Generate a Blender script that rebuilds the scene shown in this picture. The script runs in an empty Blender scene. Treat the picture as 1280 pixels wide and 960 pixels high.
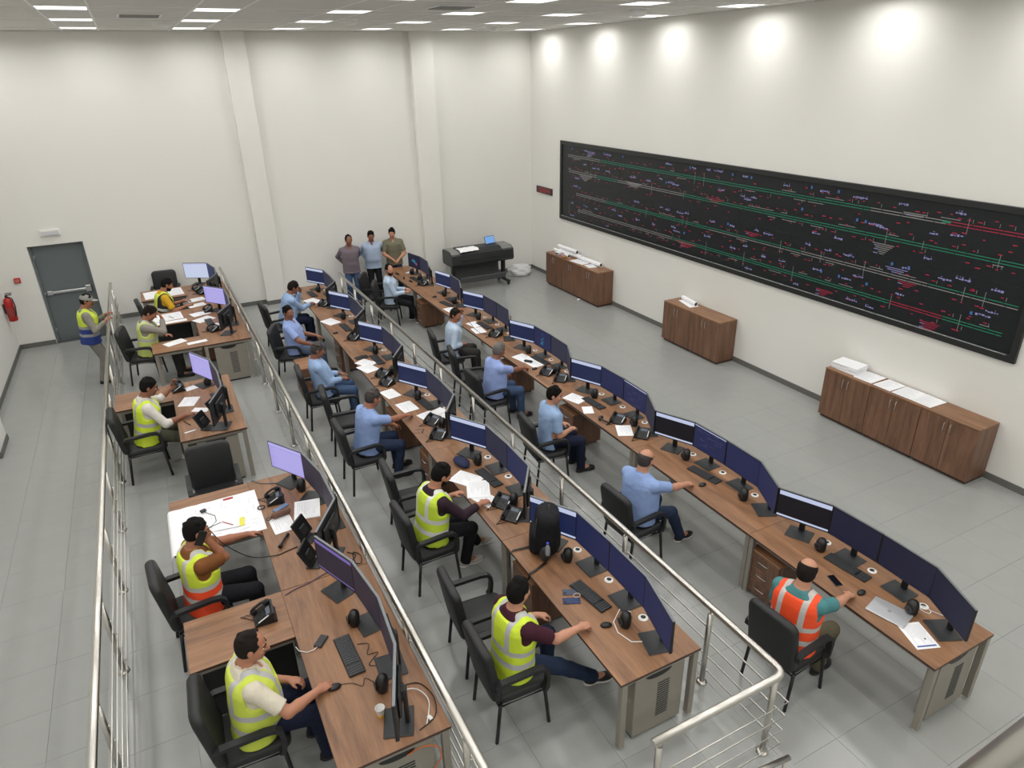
import bpy, bmesh, math, random
import numpy as np
from mathutils import Vector, Matrix
from math import sin, cos, pi, radians as R

random.seed(7)
SC = bpy.context.scene
COL = SC.collection

# ------------------------------------------------------------------ camera, light, exposure
cam_d = bpy.data.cameras.new('camera')
cam = bpy.data.objects.new('camera', cam_d)
COL.objects.link(cam)
_rt = Vector((0.88616749, -0.46294139, -0.01981035))
_up = Vector((0.20976384, 0.36267678, 0.90800038))
_fw = Vector((0.4131662, 0.80879591, -0.41850073))
_m = Matrix((_rt, _up, -_fw)).transposed().to_4x4()
_m.translation = Vector((-9.40099, -16.96793, 5.2573))
cam.matrix_world = _m
cam_d.sensor_fit = 'HORIZONTAL'
cam_d.sensor_width = 36.0
cam_d.lens = 36.0 * 859.87 / 1280.0
cam_d.clip_start = 0.05
cam_d.clip_end = 200
SC.camera = cam

world = bpy.data.worlds.new('world')
SC.world = world
world.use_nodes = True
world.node_tree.nodes['Background'].inputs[0].default_value = (0.9, 0.95, 1.0, 1)
world.node_tree.nodes['Background'].inputs[1].default_value = 0.05

SC.view_settings.view_transform = 'Standard'
SC.view_settings.look = 'None'
SC.view_settings.gamma = 1.0
SC.view_settings.use_curve_mapping = False
SC.view_settings.exposure = 0.0
PANEL_LIGHT = 14.8           # emission of the ceiling panels

# ------------------------------------------------------------------ helpers: colour and materials
def lin(c):
    return tuple(((v / 255.0) / 12.92 if v / 255.0 <= 0.04045 else ((v / 255.0 + 0.055) / 1.055) ** 2.4) for v in c)

class NT:
    """small wrapper round a material's node tree"""
    def __init__(s, name):
        s.m = bpy.data.materials.new(name)
        s.m.use_nodes = True
        s.t = s.m.node_tree
        s.b = s.t.nodes['Principled BSDF']
    def n(s, kind, **kw):
        nd = s.t.nodes.new(kind)
        for k, v in kw.items():
            if k in nd.inputs:
                nd.inputs[k].default_value = v
            else:
                setattr(nd, k, v)
        return nd
    def l(s, a, b):
        s.t.links.new(a, b)
    def math(s, op, a, b=None, c=None):
        nd = s.t.nodes.new('ShaderNodeMath')
        nd.operation = op
        for i, v in enumerate((a, b, c)):
            if v is None:
                continue
            if isinstance(v, (int, float)):
                nd.inputs[i].default_value = v
            else:
                s.l(v, nd.inputs[i])
        return nd.outputs[0]
    def mix(s, f, a, b):
        nd = s.t.nodes.new('ShaderNodeMix')
        nd.data_type = 'RGBA'
        for sock, v in ((nd.inputs[0], f), (nd.inputs[6], a), (nd.inputs[7], b)):
            if isinstance(v, (int, float)):
                sock.default_value = v
            elif isinstance(v, tuple):
                sock.default_value = (*v[:3], 1)
            else:
                s.l(v, sock)
        return nd.outputs[2]

MATS = {}
def mat(name, rgb, rough=0.5, metal=0.0, noise=0.0, nscale=20.0, bump=0.0, bscale=200.0, emit=None, estr=0.0, spec=0.5, stretch=None, alpha=None, trans=0.0, bdist=0.002):
    if name in MATS:
        return MATS[name]
    q = NT(name)
    c = lin(rgb)
    q.b.inputs['Base Color'].default_value = (*c, 1)
    q.b.inputs['Roughness'].default_value = rough
    q.b.inputs['Metallic'].default_value = metal
    q.b.inputs['Specular IOR Level'].default_value = spec
    if trans:
        q.b.inputs['Transmission Weight'].default_value = trans
    if alpha is not None:
        q.b.inputs['Alpha'].default_value = alpha
    co = None
    if noise or bump:
        tc = q.n('ShaderNodeTexCoord')
        co = tc.outputs['Object']
        if stretch:
            mp = q.n('ShaderNodeMapping')
            mp.inputs['Scale'].default_value = stretch
            q.l(co, mp.inputs['Vector'])
            co = mp.outputs[0]
    if noise:
        nz = q.n('ShaderNodeTexNoise', Scale=nscale, Detail=4.0)
        q.l(co, nz.inputs['Vector'])
        dk = tuple(v * (1 - noise) for v in c)
        lt = tuple(min(1, v * (1 + noise)) for v in c)
        q.l(q.mix(nz.outputs[0], dk, lt), q.b.inputs['Base Color'])
    if bump:
        nb = q.n('ShaderNodeTexNoise', Scale=bscale, Detail=2.0)
        q.l(co, nb.inputs['Vector'])
        bp = q.n('ShaderNodeBump', Strength=bump, Distance=bdist)
        q.l(nb.outputs[0], bp.inputs['Height'])
        q.l(bp.outputs[0], q.b.inputs['Normal'])
    if emit is not None:
        q.b.inputs['Emission Color'].default_value = (*lin(emit), 1)
        q.b.inputs['Emission Strength'].default_value = estr
    MATS[name] = q.m
    return q.m

def wood(name, dark, light, axis='Y', rough=0.42, scale=1.0):
    """laminate with long grain along one object axis"""
    q = NT(name)
    tc = q.n('ShaderNodeTexCoord')
    mp = q.n('ShaderNodeMapping')
    s = [9.0 * scale, 9.0 * scale, 9.0 * scale]
    s['XYZ'.index(axis)] = 0.9 * scale
    mp.inputs['Scale'].default_value = s
    oi = q.n('ShaderNodeObjectInfo')
    cb = q.n('ShaderNodeVectorMath', operation='ADD')
    q.l(tc.outputs['Object'], cb.inputs[0])
    rv = q.n('ShaderNodeCombineXYZ')
    q.l(q.math('MULTIPLY', oi.outputs['Random'], 7.0), rv.inputs['XYZ'.index(axis)])
    q.l(rv.outputs[0], cb.inputs[1])
    q.l(cb.outputs[0], mp.inputs['Vector'])
    n1 = q.n('ShaderNodeTexNoise', Scale=1.0, Detail=5.0, Roughness=0.6, Distortion=0.6)
    q.l(mp.outputs[0], n1.inputs['Vector'])
    n2 = q.n('ShaderNodeTexNoise', Scale=7.0, Detail=3.0)
    q.l(mp.outputs[0], n2.inputs['Vector'])
    f = q.math('ADD', q.math('MULTIPLY', n1.outputs[0], 0.8), q.math('MULTIPLY', n2.outputs[0], 0.25))
    cr = q.n('ShaderNodeMapRange')
    cr.inputs[1].default_value = 0.34
    cr.inputs[2].default_value = 0.72
    q.l(f, cr.inputs[0])
    q.l(q.mix(cr.outputs[0], lin(dark), lin(light)), q.b.inputs['Base Color'])
    q.b.inputs['Roughness'].default_value = rough
    MATS[name] = q.m
    return q.m

# ------------------------------------------------------------------ helpers: geometry
class MB:
    """collects simple shapes and links them as ONE mesh object"""
    def __init__(s):
        s.v, s.f, s.mi, s.sm = [], [], [], []
        s.cur = 0
    def add(s, vs, fs, smooth=False):
        o = len(s.v)
        s.v += [tuple(v) for v in vs]
        s.f += [tuple(i + o for i in f) for f in fs]
        s.mi += [s.cur] * len(fs)
        s.sm += [smooth] * len(fs)
        return s
    def box(s, x0, x1, y0, y1, z0, z1, c=0.0, M=None):
        if x1 < x0: x0, x1 = x1, x0
        if y1 < y0: y0, y1 = y1, y0
        if z1 < z0: z0, z1 = z1, z0
        c = min(c, (x1 - x0) * .45, (y1 - y0) * .45, (z1 - z0) * .45)
        if c <= 0:
            vs = [(x, y, z) for z in (z0, z1) for y in (y0, y1) for x in (x0, x1)]
            fs = [(0, 2, 3, 1), (4, 5, 7, 6), (0, 1, 5, 4), (2, 6, 7, 3), (0, 4, 6, 2), (1, 3, 7, 5)]
        else:
            vs, ix = [], {}
            X, Y, Z = (x0, x1), (y0, y1), (z0, z1)
            for i in (0, 1):
                for j in (0, 1):
                    for k in (0, 1):
                        a = (c if i == 0 else -c, c if j == 0 else -c, c if k == 0 else -c)
                        for ax in range(3):
                            p = [X[i] + a[0], Y[j] + a[1], Z[k] + a[2]]
                            p[ax] = (X[i], Y[j], Z[k])[ax]
                            ix[(i, j, k, ax)] = len(vs)
                            vs.append(tuple(p))
            fs = []
            def quad(q, ctr_dir):
                a, b, d = (Vector(vs[q[0]]), Vector(vs[q[1]]), Vector(vs[q[2]]))
                if (b - a).cross(d - b).dot(Vector(ctr_dir)) < 0:
                    q = q[::-1]
                fs.append(tuple(q))
            for i in (0, 1):
                sg = 2 * i - 1
                quad([ix[(i, 0, 0, 0)], ix[(i, 1, 0, 0)], ix[(i, 1, 1, 0)], ix[(i, 0, 1, 0)]], (sg, 0, 0))
                quad([ix[(0, i, 0, 1)], ix[(1, i, 0, 1)], ix[(1, i, 1, 1)], ix[(0, i, 1, 1)]], (0, sg, 0))
                quad([ix[(0, 0, i, 2)], ix[(1, 0, i, 2)], ix[(1, 1, i, 2)], ix[(0, 1, i, 2)]], (0, 0, sg))
                for j in (0, 1):
                    sj = 2 * j - 1
                    quad([ix[(i, j, 0, 0)], ix[(i, j, 1, 0)], ix[(i, j, 1, 1)], ix[(i, j, 0, 1)]], (sg, sj, 0))
                    quad([ix[(i, 0, j, 0)], ix[(i, 1, j, 0)], ix[(i, 1, j, 2)], ix[(i, 0, j, 2)]], (sg, 0, sj))
                    quad([ix[(0, i, j, 1)], ix[(1, i, j, 1)], ix[(1, i, j, 2)], ix[(0, i, j, 2)]], (0, sg, sj))
                    for k in (0, 1):
                        quad([ix[(i, j, k, 0)], ix[(i, j, k, 1)], ix[(i, j, k, 2)]], (sg, sj, 2 * k - 1))
        if M is not None:
            vs = [M @ Vector(v) for v in vs]
        return s.add(vs, fs)
    def tube(s, pts, r, n=8, closed=False, caps=True, M=None, flat=1.0):
        P = [Vector(p) for p in pts]
        rs = r if isinstance(r, (list, tuple)) else [r] * len(P)
        m = len(P)
        T = []
        for i in range(m):
            a = P[(i - 1) % m] if (closed or i > 0) else P[i]
            b = P[(i + 1) % m] if (closed or i < m - 1) else P[i]
            t = (b - a)
            T.append(t.normalized() if t.length > 1e-9 else Vector((0, 0, 1)))
        u = T[0].orthogonal().normalized()
        if abs(T[0].z) < 0.9:
            u = T[0].cross(Vector((0, 0, 1))).normalized()
        vs = []
        for i in range(m):
            u = (u - T[i] * u.dot(T[i]))
            u = u.normalized() if u.length > 1e-6 else T[i].orthogonal().normalized()
            w = T[i].cross(u)
            for k in range(n):
                a = 2 * pi * k / n
                vs.append(P[i] + (u * cos(a) + w * sin(a) * flat) * rs[i])
        fs = []
        for i in range(m if closed else m - 1):
            j = (i + 1) % m
            for k in range(n):
                k2 = (k + 1) % n
                fs.append((i * n + k, i * n + k2, j * n + k2, j * n + k))
        if M is not None:
            vs = [M @ v for v in vs]
        s.add(vs, fs, True)
        if caps and not closed:
            o = len(s.v) - len(vs)
            for ring, rev in ((0, True), (m - 1, False)):
                f = tuple(o + ring * n + k for k in range(n))
                s.f.append(f[::-1] if rev else f)
                s.mi.append(s.cur)
                s.sm.append(False)
        return s
    def cyl(s, p0, p1, r0, r1=None, n=12, M=None):
        return s.tube([p0, p1], [r0, r0 if r1 is None else r1], n, M=M)
    def lathe(s, prof, n=16, M=None, cap=True):
        vs = [(r * cos(2 * pi * k / n), r * sin(2 * pi * k / n), z) for r, z in prof for k in range(n)]
        fs = []
        for i in range(len(prof) - 1):
            for k in range(n):
                k2 = (k + 1) % n
                fs.append((i * n + k, i * n + k2, (i + 1) * n + k2, (i + 1) * n + k))
        if cap:
            fs.append(tuple(range(n))[::-1])
            fs.append(tuple((len(prof) - 1) * n + k for k in range(n)))
        if M is not None:
            vs = [M @ Vector(v) for v in vs]
        return s.add(vs, fs, True)
    def ball(s, c, r, n=10, m=6, M=None):
        rx, ry, rz = r if isinstance(r, tuple) else (r, r, r)
        vs = [(c[0], c[1], c[2] - rz)]
        for i in range(1, m):
            a = -pi / 2 + pi * i / m
            for k in range(n):
                b = 2 * pi * k / n
                vs.append((c[0] + rx * cos(a) * cos(b), c[1] + ry * cos(a) * sin(b), c[2] + rz * sin(a)))
        vs.append((c[0], c[1], c[2] + rz))
        fs = [(0, 1 + (k + 1) % n, 1 + k) for k in range(n)]
        for i in range(m - 2):
            for k in range(n):
                k2 = (k + 1) % n
                fs.append((1 + i * n + k, 1 + i * n + k2, 1 + (i + 1) * n + k2, 1 + (i + 1) * n + k))
        t = len(vs) - 1
        fs += [(1 + (m - 2) * n + k, 1 + (m - 2) * n + (k + 1) % n, t) for k in range(n)]
        if M is not None:
            vs = [M @ Vector(v) for v in vs]
        return s.add(vs, fs, True)
    def prism(s, poly, z0, z1, M=None, smooth=False):
        """polygon (x, y) counter-clockwise, extruded z0..z1"""
        n = len(poly)
        vs = [(x, y, z0) for x, y in poly] + [(x, y, z1) for x, y in poly]
        fs = [tuple(range(n))[::-1], tuple(range(n, 2 * n))]
        fs += [(k, (k + 1) % n, n + (k + 1) % n, n + k) for k in range(n)]
        if M is not None:
            vs = [M @ Vector(v) for v in vs]
        return s.add(vs, fs, smooth)
    def quad(s, a, b, c, d):
        return s.add([a, b, c, d], [(0, 1, 2, 3)])
    def mesh(s, name, mats):
        me = bpy.data.meshes.new(name)
        me.from_pydata([tuple(v) for v in s.v], [], s.f)
        for m in (mats if isinstance(mats, (list, tuple)) else [mats]):
            me.materials.append(m)
        me.polygons.foreach_set('material_index', s.mi)
        me.polygons.foreach_set('use_smooth', s.sm)
        me.update()
        return me
    def build(s, name, mats, parent=None, loc=None, rz=0.0):
        return link(name, s.mesh(name, mats), parent, loc, rz)

def link(name, me, parent=None, loc=None, rz=0.0):
    o = bpy.data.objects.new(name, me)
    COL.objects.link(o)
    if parent is not None:
        o.parent = parent
    if loc is not None:
        o.location = loc
    if rz:
        o.rotation_euler = (0, 0, rz)
    return o

def tag(o, label=None, cat=None, group=None, kind=None):
    for k, v in (('label', label), ('category', cat), ('group', group), ('kind', kind)):
        if v:
            o[k] = v
    return o

def thing(name, label, cat, loc=(0, 0, 0), rz=0.0, group=None):
    o = link(name, None, None, loc, rz)
    o.empty_display_size = 0.1
    return tag(o, label, cat, group)

def kids(o):
    return [c for c in KIDS.get(o.name, [])]

KIDS = {}
def dup(root, loc, rz=0.0, label=None, group=None, skip=()):
    """copy a thing, its parts and their sub-parts"""
    r = root.copy()
    COL.objects.link(r)
    r.location = loc
    r.rotation_euler = (0, 0, rz)
    if label: r['label'] = label
    if group: r['group'] = group
    for ch in list(root.children):
        if ch.name.split('.')[0] in skip:
            continue
        c = ch.copy()
        COL.objects.link(c)
        c.parent = r
        for g in ch.children:
            d = g.copy()
            COL.objects.link(d)
            d.parent = c
    return r

def Mt(x, y, z, rz=0.0, ry=0.0, rx=0.0):
    return Matrix.Translation((x, y, z)) @ Matrix.Rotation(rz, 4, 'Z') @ Matrix.Rotation(ry, 4, 'Y') @ Matrix.Rotation(rx, 4, 'X')

def arc(cx, cz, r, a0, a1, n):
    return [(cx + r * cos(a0 + (a1 - a0) * i / n), cz + r * sin(a0 + (a1 - a0) * i / n)) for i in range(n + 1)]

def rounded(x0, x1, y0, y1, r, n=4):
    p = []
    for cx, cy, a in ((x1 - r, y0 + r, -pi / 2), (x1 - r, y1 - r, 0), (x0 + r, y1 - r, pi / 2), (x0 + r, y0 + r, pi)):
        p += arc(cx, cy, r, a, a + pi / 2, n)
    return p

# ------------------------------------------------------------------ materials
M_WALL = mat('wall_paint', (231, 230, 225), 0.85, noise=0.015, nscale=2.0, bump=0.06, bscale=120)
M_CEIL = mat('ceiling_board', (214, 213, 208), 0.9, noise=0.03, nscale=60.0)
M_CEILBAR = mat('ceiling_grid_bar', (240, 240, 238), 0.6, noise=0.02, nscale=20)
M_TILE = mat('floor_tile_vinyl', (155, 157, 155), 0.24, noise=0.05, nscale=3.5, bump=0.05, bscale=30, spec=0.62)
M_SUB = mat('floor_joint', (142, 144, 142), 0.8, noise=0.1)
M_BASE = mat('baseboard_grey', (104, 104, 100), 0.55, noise=0.06)
M_STEEL = mat('brushed_steel', (206, 203, 197), 0.30, 1.0, noise=0.02, nscale=6)
M_DESKMETAL = mat('desk_frame_metal', (158, 153, 143), 0.42, 0.45, noise=0.04, nscale=8)
M_PANELMETAL = mat('desk_panel_metal', (150, 145, 134), 0.5, 0.25, noise=0.04, nscale=8)
M_WOOD = wood('desk_walnut_laminate', (108, 76, 54), (162, 119, 86), 'Y')
M_WOODX = wood('wing_walnut_laminate', (108, 76, 54), (162, 119, 86), 'X')
M_WOODZ = wood('cabinet_walnut_laminate', (90, 63, 47), (134, 98, 75), 'Z', scale=1.3)
M_EDGE = mat('desk_edge_band', (70, 50, 40), 0.5, noise=0.1)
M_BLACK = mat('black_plastic', (22, 23, 25), 0.42, noise=0.08, nscale=30)
M_DARK = mat('charcoal_plastic', (44, 46, 49), 0.5, noise=0.08, nscale=30)
M_SHELL = mat('monitor_shell', (30, 31, 34), 0.38, noise=0.05, nscale=30)
M_SILVER = mat('monitor_silver_edge', (120, 124, 128), 0.35, 0.6, noise=0.05, nscale=30)
M_CHAIR = mat('black_leatherette', (30, 31, 33), 0.55, noise=0.12, nscale=14, bump=0.15, bscale=240)
M_CHAIRF = mat('chair_black_metal', (34, 35, 37), 0.4, 0.3, noise=0.05)
M_WHITE = mat('white_plastic', (232, 232, 230), 0.4, noise=0.02)
M_PAPER = mat('white_paper', (240, 241, 244), 0.8, noise=0.02, nscale=12)
M_INK = mat('printed_ink', (186, 188, 196), 0.8, noise=0.1)
M_RED = mat('signal_red', (176, 34, 32), 0.4, noise=0.06)
M_CABLE = mat('black_cable', (28, 28, 30), 0.55, noise=0.05)
M_DOOR = mat('door_grey_paint', (104, 112, 114), 0.5, noise=0.03, nscale=4)
M_ALU = mat('aluminium', (190, 192, 194), 0.32, 0.9, noise=0.05, nscale=30)

# ------------------------------------------------------------------ the room
XL, H, ZB, ZA = -12.46, 6.05, 0.166, 0.334
YN = -20.5                       # wall behind the camera
def struct(o):
    o['kind'] = 'structure'
    return o

# door_1 opening in the back wall
DX0, DX1, DH, DREC = -11.80, -10.80, 2.11, 0.2
b = MB()
b.box(XL - .2, DX0, 0, .2 + DREC, -.1, H)
b.box(DX1, .2, 0, .2 + DREC, -.1, H)
b.box(DX0, DX1, 0, .2 + DREC, DH, H)
wb = struct(b.build('wall_back', M_WALL))
for x0, x1 in ((-7.36, -6.91), (-3.26, -2.71)):
    struct(MB().box(x0, x1, -.16, 0.0, 0, H, .004).build('pilaster', M_WALL, wb))
struct(MB().box(0, .2, YN, .4, -.1, H).build('wall_right', M_WALL))
b = MB().box(XL - .2, XL, YN, .4, -.1, H)
wl = struct(b.build('wall_left', M_WALL))
struct(MB().box(XL, XL + .27, -5.30, -4.62, 0, H, .004).build('pilaster', M_WALL, wl))
struct(MB().box(XL - .2, .2, YN - .2, YN, -.1, H).build('wall_front', M_WALL))

# floors: lower floor, and the two raised platforms, tiled 600 x 600
def tiled(name, x0, x1, y0, y1, z, xref=-5.16, yref=-14.6, depth=0.14):
    base = struct(MB().box(x0, x1, y0, y1, z - depth, z - .006).build(name, M_SUB))
    cx = [xref + .6 * k for k in range(-40, 40)]
    cy = [yref + .6 * k for k in range(-40, 40)]
    gap = .0008
    cache = {}
    for i in range(len(cx) - 1):
        a0, a1 = max(cx[i], x0), min(cx[i + 1], x1)
        if a1 - a0 < .02: continue
        for j in range(len(cy) - 1):
            c0, c1 = max(cy[j], y0), min(cy[j + 1], y1)
            if c1 - c0 < .02: continue
            w, d = round(a1 - a0, 3), round(c1 - c0, 3)
            if (w, d) not in cache:
                cache[(w, d)] = MB().box(-w / 2 + gap, w / 2 - gap, -d / 2 + gap, d / 2 - gap, -.009, 0, .0010).mesh('tile', M_TILE)
            link('tile', cache[(w, d)], base, ((a0 + a1) / 2, (c0 + c1) / 2, z))
    return base
PB0, PB1, PA0 = -8.20, -5.80, -10.60
tiled('floor', PB1, 0, -17.0, 0, 0)
tiled('floor', XL, PA0, -17.0, 0, 0)
struct(MB().box(XL, 0, YN, -17.0, -.14, 0).build('floor', M_TILE))
tiled('floor_platform', PB0, PB1, -17.0, 0, ZB, depth=ZB + .1)
tiled('floor_platform', PA0, PB0, -17.0, 0, ZA, depth=ZA + .1)
# platform nosings
struct(MB().box(PB1 - .03, PB1 + .012, -17.0, 0, ZB - .03, ZB + .003, .002).build('trim_1', M_TILE))
struct(MB().box(PA0 - .012, PA0 + .03, -17.0, 0, ZA - .03, ZA + .003, .002).build('trim_2', M_TILE))
struct(MB().box(PB0 - .03, PB0 + .012, -17.0, 0, ZA - .03, ZA + .003, .002).build('trim_3', M_TILE))
struct(MB().box(PB0, PB0 + .006, -17.0, 0, ZB, ZA - .03).build('trim_4', M_BASE))
struct(MB().box(PB1, PB1 + .006, -17.0, 0, 0, ZB - .03).build('trim_5', M_BASE))
struct(MB().box(PA0 - .006, PA0, -17.0, 0, 0, ZA - .03).build('trim_6', M_BASE))

# baseboards
BH, BT = .10, .014
b = MB()
b.box(XL, DX0, -BT, 0, 0, BH, .002)
b.box(DX1, PA0, -BT, 0, 0, BH, .002)
b.box(PA0, PB0, -BT, 0, ZA, ZA + BH, .002)
b.box(PB0, -7.36, -BT, 0, ZB, ZB + BH, .002)
b.box(-7.36 - BT, -6.91 + BT, -.16 - BT, -.16, ZB, ZB + BH, .002)
b.box(-6.91, -6.91 + BT, -.16, 0, ZB, ZB + BH, .002)
b.box(-7.36 - BT, -7.36, -.16, 0, ZB, ZB + BH, .002)
b.box(-6.91 + BT, PB1, -BT, 0, ZB, ZB + BH, .002)
b.box(PB1, -3.26 - BT, -BT, 0, 0, BH, .002)
b.box(-3.26 - BT, -2.71 + BT, -.16 - BT, -.16, 0, BH, .002)
b.box(-3.26 - BT, -3.26, -.16, 0, 0, BH, .002)
b.box(-2.71, -2.71 + BT, -.16, 0, 0, BH, .002)
b.box(-2.71 + BT, 0, -BT, 0, 0, BH, .002)
struct(b.build('baseboard_back', M_BASE))
struct(MB().box(-BT, 0, -17.0, -BT, 0, BH, .002).build('baseboard_right', M_BASE))
b = MB()
b.box(XL, XL + BT, -4.62, -BT, 0, BH, .002)
b.box(XL, XL + BT, -17.0, -5.30, 0, BH, .002)
b.box(XL, XL + .27 + BT, -4.62, -4.62 + BT, 0, BH, .002)
b.box(XL + .27, XL + .27 + BT, -5.30, -4.62, 0, BH, .002)
b.box(XL, XL + .27 + BT, -5.30 - BT, -5.30, 0, BH, .002)
struct(b.build('baseboard_left', M_BASE))

# ceiling: grid of boards; led panels in every third module
LX = [-9.86 + 1.845 * k for k in range(-1, 6)]
LY = [-1.06 - 2.27 * k for k in range(0, 9)]
ceil = struct(MB().box(XL - .2, .2, YN - .2, .4, H + .012, H + .1).build('ceiling', M_CEIL))
def cells(v, lo, hi, w=.6):
    """module edges along one axis: light modules w wide, the rest split evenly"""
    e = [lo]
    for c in sorted(v):
        e += [c - w / 2, c + w / 2]
    return [x for x in e + [hi]]
ex = cells(LX, XL, 0)
ey = cells(LY, YN, 0)
cache = {}
nboards = 0
lights = []
for i in range(len(ex) - 1):
    for j in range(len(ey) - 1):
        lit = (i % 2 == 1 and j % 2 == 1)
        x0, x1, y0, y1 = ex[i], ex[i + 1], ey[j], ey[j + 1]
        if x1 - x0 < .05 or y1 - y0 < .05: continue
        if lit:
            lights.append(((x0 + x1) / 2, (y0 + y1) / 2))
            continue
        w, d = round(x1 - x0, 3), round(y1 - y0, 3)
        if (w, d) not in cache:
            cache[(w, d)] = MB().box(-w / 2 + .006, w / 2 - .006, -d / 2 + .006, d / 2 - .006, .002, .014, .002).mesh('ceiling_board', M_CEIL)
        struct(link('ceiling_board', cache[(w, d)], ceil, ((x0 + x1) / 2, (y0 + y1) / 2, H)))
b = MB()
for x in ex[1:-1]:
    b.box(x - .012, x + .012, YN, 0, H - .003, H + .012)
for y in ey[1:-1]:
    b.box(XL, 0, y - .012, y + .012, H - .003, H + .012)
struct(b.build('ceiling_grid', M_CEILBAR, ceil))

M_LED = mat('led_diffuser', (255, 255, 255), 0.6, noise=0.01, emit=(255, 253, 249), estr=1.6)
b = MB()
b.box(-.3, .3, -.3, -.28, -.006, .012, .002); b.box(-.3, .3, .28, .3, -.006, .012, .002)
b.box(-.3, -.28, -.28, .28, -.006, .012, .002); b.box(.28, .3, -.28, .28, -.006, .012, .002)
me_fr = b.mesh('frame', M_CEILBAR)
me_df = MB().box(-.28, .28, -.28, .28, -.002, .01).mesh('diffuser', M_LED)
NTH = ('first', 'second', 'third', 'fourth', 'fifth', 'sixth', 'seventh', 'eighth', 'ninth')
led = bpy.data.lights.new('led_lamp', 'AREA')
led.shape = 'SQUARE'; led.size = .54
led.energy = PANEL_LIGHT
led.color = (1.0, .985, .955)
led.spread = R(166)
for (x, y) in lights:
    cn, rn_ = LX.index(min(LX, key=lambda v: abs(v - x))), LY.index(min(LY, key=lambda v: abs(v - y)))
    L = thing('ceiling_light', 'led ceiling panel, %s from the door side, %s row from the back wall' % (NTH[cn], NTH[rn_]), 'ceiling light', (x, y, H), 0, 'square led panels in the ceiling')
    lo = bpy.data.objects.new('led_lamp', led)
    COL.objects.link(lo)
    lo.parent = L
    lo.location = (0, 0, -.004)
    link('frame', me_fr, L); link('diffuser', me_df, L)

# ------------------------------------------------------------------ door, emergency light, alarm, extinguisher
d = struct(MB().box(DX0 + .05, DX1 - .05, DREC - .05, DREC, .005, DH - .05, .003).build('door_1', M_DOOR))
b = MB()
b.box(DX0, DX0 + .05, DREC - .1, DREC + .02, 0, DH, .004)
b.box(DX1 - .05, DX1, DREC - .1, DREC + .02, 0, DH, .004)
b.box(DX0 + .05, DX1 - .05, DREC - .1, DREC + .02, DH - .05, DH, .004)
b.build('door_frame', M_DOOR, d)
b = MB()
b.box(-11.66, -10.95, DREC - .125, DREC - .085, 1.06, 1.11, .006)
b.build('push_bar', M_ALU, d)
b = MB()
b.box(-11.70, -11.60, DREC - .13, DREC - .05, 1.04, 1.13, .008)
b.box(-10.99, -10.88, DREC - .13, DREC - .05, 1.02, 1.16, .008)
b.build('push_bar_bracket', M_ALU, d)
b = MB()
for z in (.25, 1.05, 1.85):
    b.cyl((DX0 + .055, DREC - .055, z - .05), (DX0 + .055, DREC - .055, z + .05), .01, n=8)
b.build('hinge', M_ALU, d)

t = thing('emergency_light', 'slim white emergency light on the wall above the grey door', 'light', (-11.32, 0, 2.36))
MB().box(-.18, .18, -.05, 0, -.065, .065, .008).build('housing', M_WHITE, t)
MB().box(-.155, .155, -.058, -.049, -.048, .03, .004).build('lens', mat('frosted_lens', (206, 208, 212), .3, noise=.02), t)

t = thing('fire_alarm_call_point', 'small square red fire alarm call point beside the grey door', 'alarm', (-12.13, 0, 1.46))
MB().box(-.055, .055, -.045, 0, -.055, .055, .008).build('housing', M_RED, t)
MB().box(-.034, .034, -.051, -.044, -.034, .034, .004).build('glass', mat('call_glass', (196, 120, 112), .2, noise=.03), t)

t = thing('fire_extinguisher', 'red fire extinguisher hung on the wall by the door corner', 'extinguisher', (XL + .012, -.36, 0))
b = MB(); b.lathe([(.02, .73), (.07, .735), (.082, .76), (.082, 1.13), (.07, 1.18), (.04, 1.215), (.022, 1.225)], 16, Mt(.10, 0, 0))
b.build('cylinder', M_RED, t)
b = MB(); b.lathe([(.024, 1.215), (.026, 1.26), (.012, 1.28)], 10, Mt(.10, 0, 0))
b.box(.085, .20, -.012, .012, 1.265, 1.285, .004); b.box(.09, .21, -.012, .012, 1.30, 1.315, .004, Mt(0, 0, 0))
b.build('valve', M_BLACK, t)
b = MB(); b.tube([(.12, .0, 1.24), (.19, -.03, 1.2), (.21, -.06, 1.05), (.19, -.06, .9), (.17, -.05, .84)], .011, 8)
b.build('hose', M_BLACK, t)
MB().lathe([(.083, .84), (.083, 1.02)], 16, Mt(.10, 0, 0), cap=False).build('printed_label', mat('extinguisher_label', (150, 60, 58), .5, noise=.25, nscale=60), t)
MB().box(0, .03, -.03, .03, .9, 1.1, .004).build('wall_bracket', M_BLACK, t)

# ------------------------------------------------------------------ the video wall
VY0, VY1, VZ0, VZ1 = -1.56, -12.74, 1.68, 3.585
vw = thing('video_wall', 'long black video wall with four pairs of coloured track lines', 'display', (0, (VY0 + VY1) / 2, 1.68))
def vwl(y): return y - (VY0 + VY1) / 2
def vzl(z): return z - 1.68
b = MB()
FR = .085
b.box(-.05, 0, vwl(VY1), vwl(VY0), vzl(VZ0), vzl(VZ0) + .10, .004)
b.box(-.05, 0, vwl(VY1), vwl(VY0), vzl(VZ1) - FR, vzl(VZ1), .004)
b.box(-.05, 0, vwl(VY0) - FR, vwl(VY0), vzl(VZ0) + .10, vzl(VZ1) - FR, .004)
b.box(-.05, 0, vwl(VY1), vwl(VY1) + FR, vzl(VZ0) + .10, vzl(VZ1) - FR, .004)
b.build('frame', mat('display_frame', (34, 36, 36), .45, noise=.05), vw)
MB().box(-.054, -.046, vwl(VY1) + .12, vwl(VY0) - .1, .085, .097, .002).build('silver_ledge', M_ALU, vw)
sy0, sy1, sz0, sz1 = VY0 - FR, VY1 + FR, VZ0 + .10, VZ1 - FR
M_VSCR = mat('display_glass', (30, 33, 36), .38, spec=.4, noise=.04, nscale=3)
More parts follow.
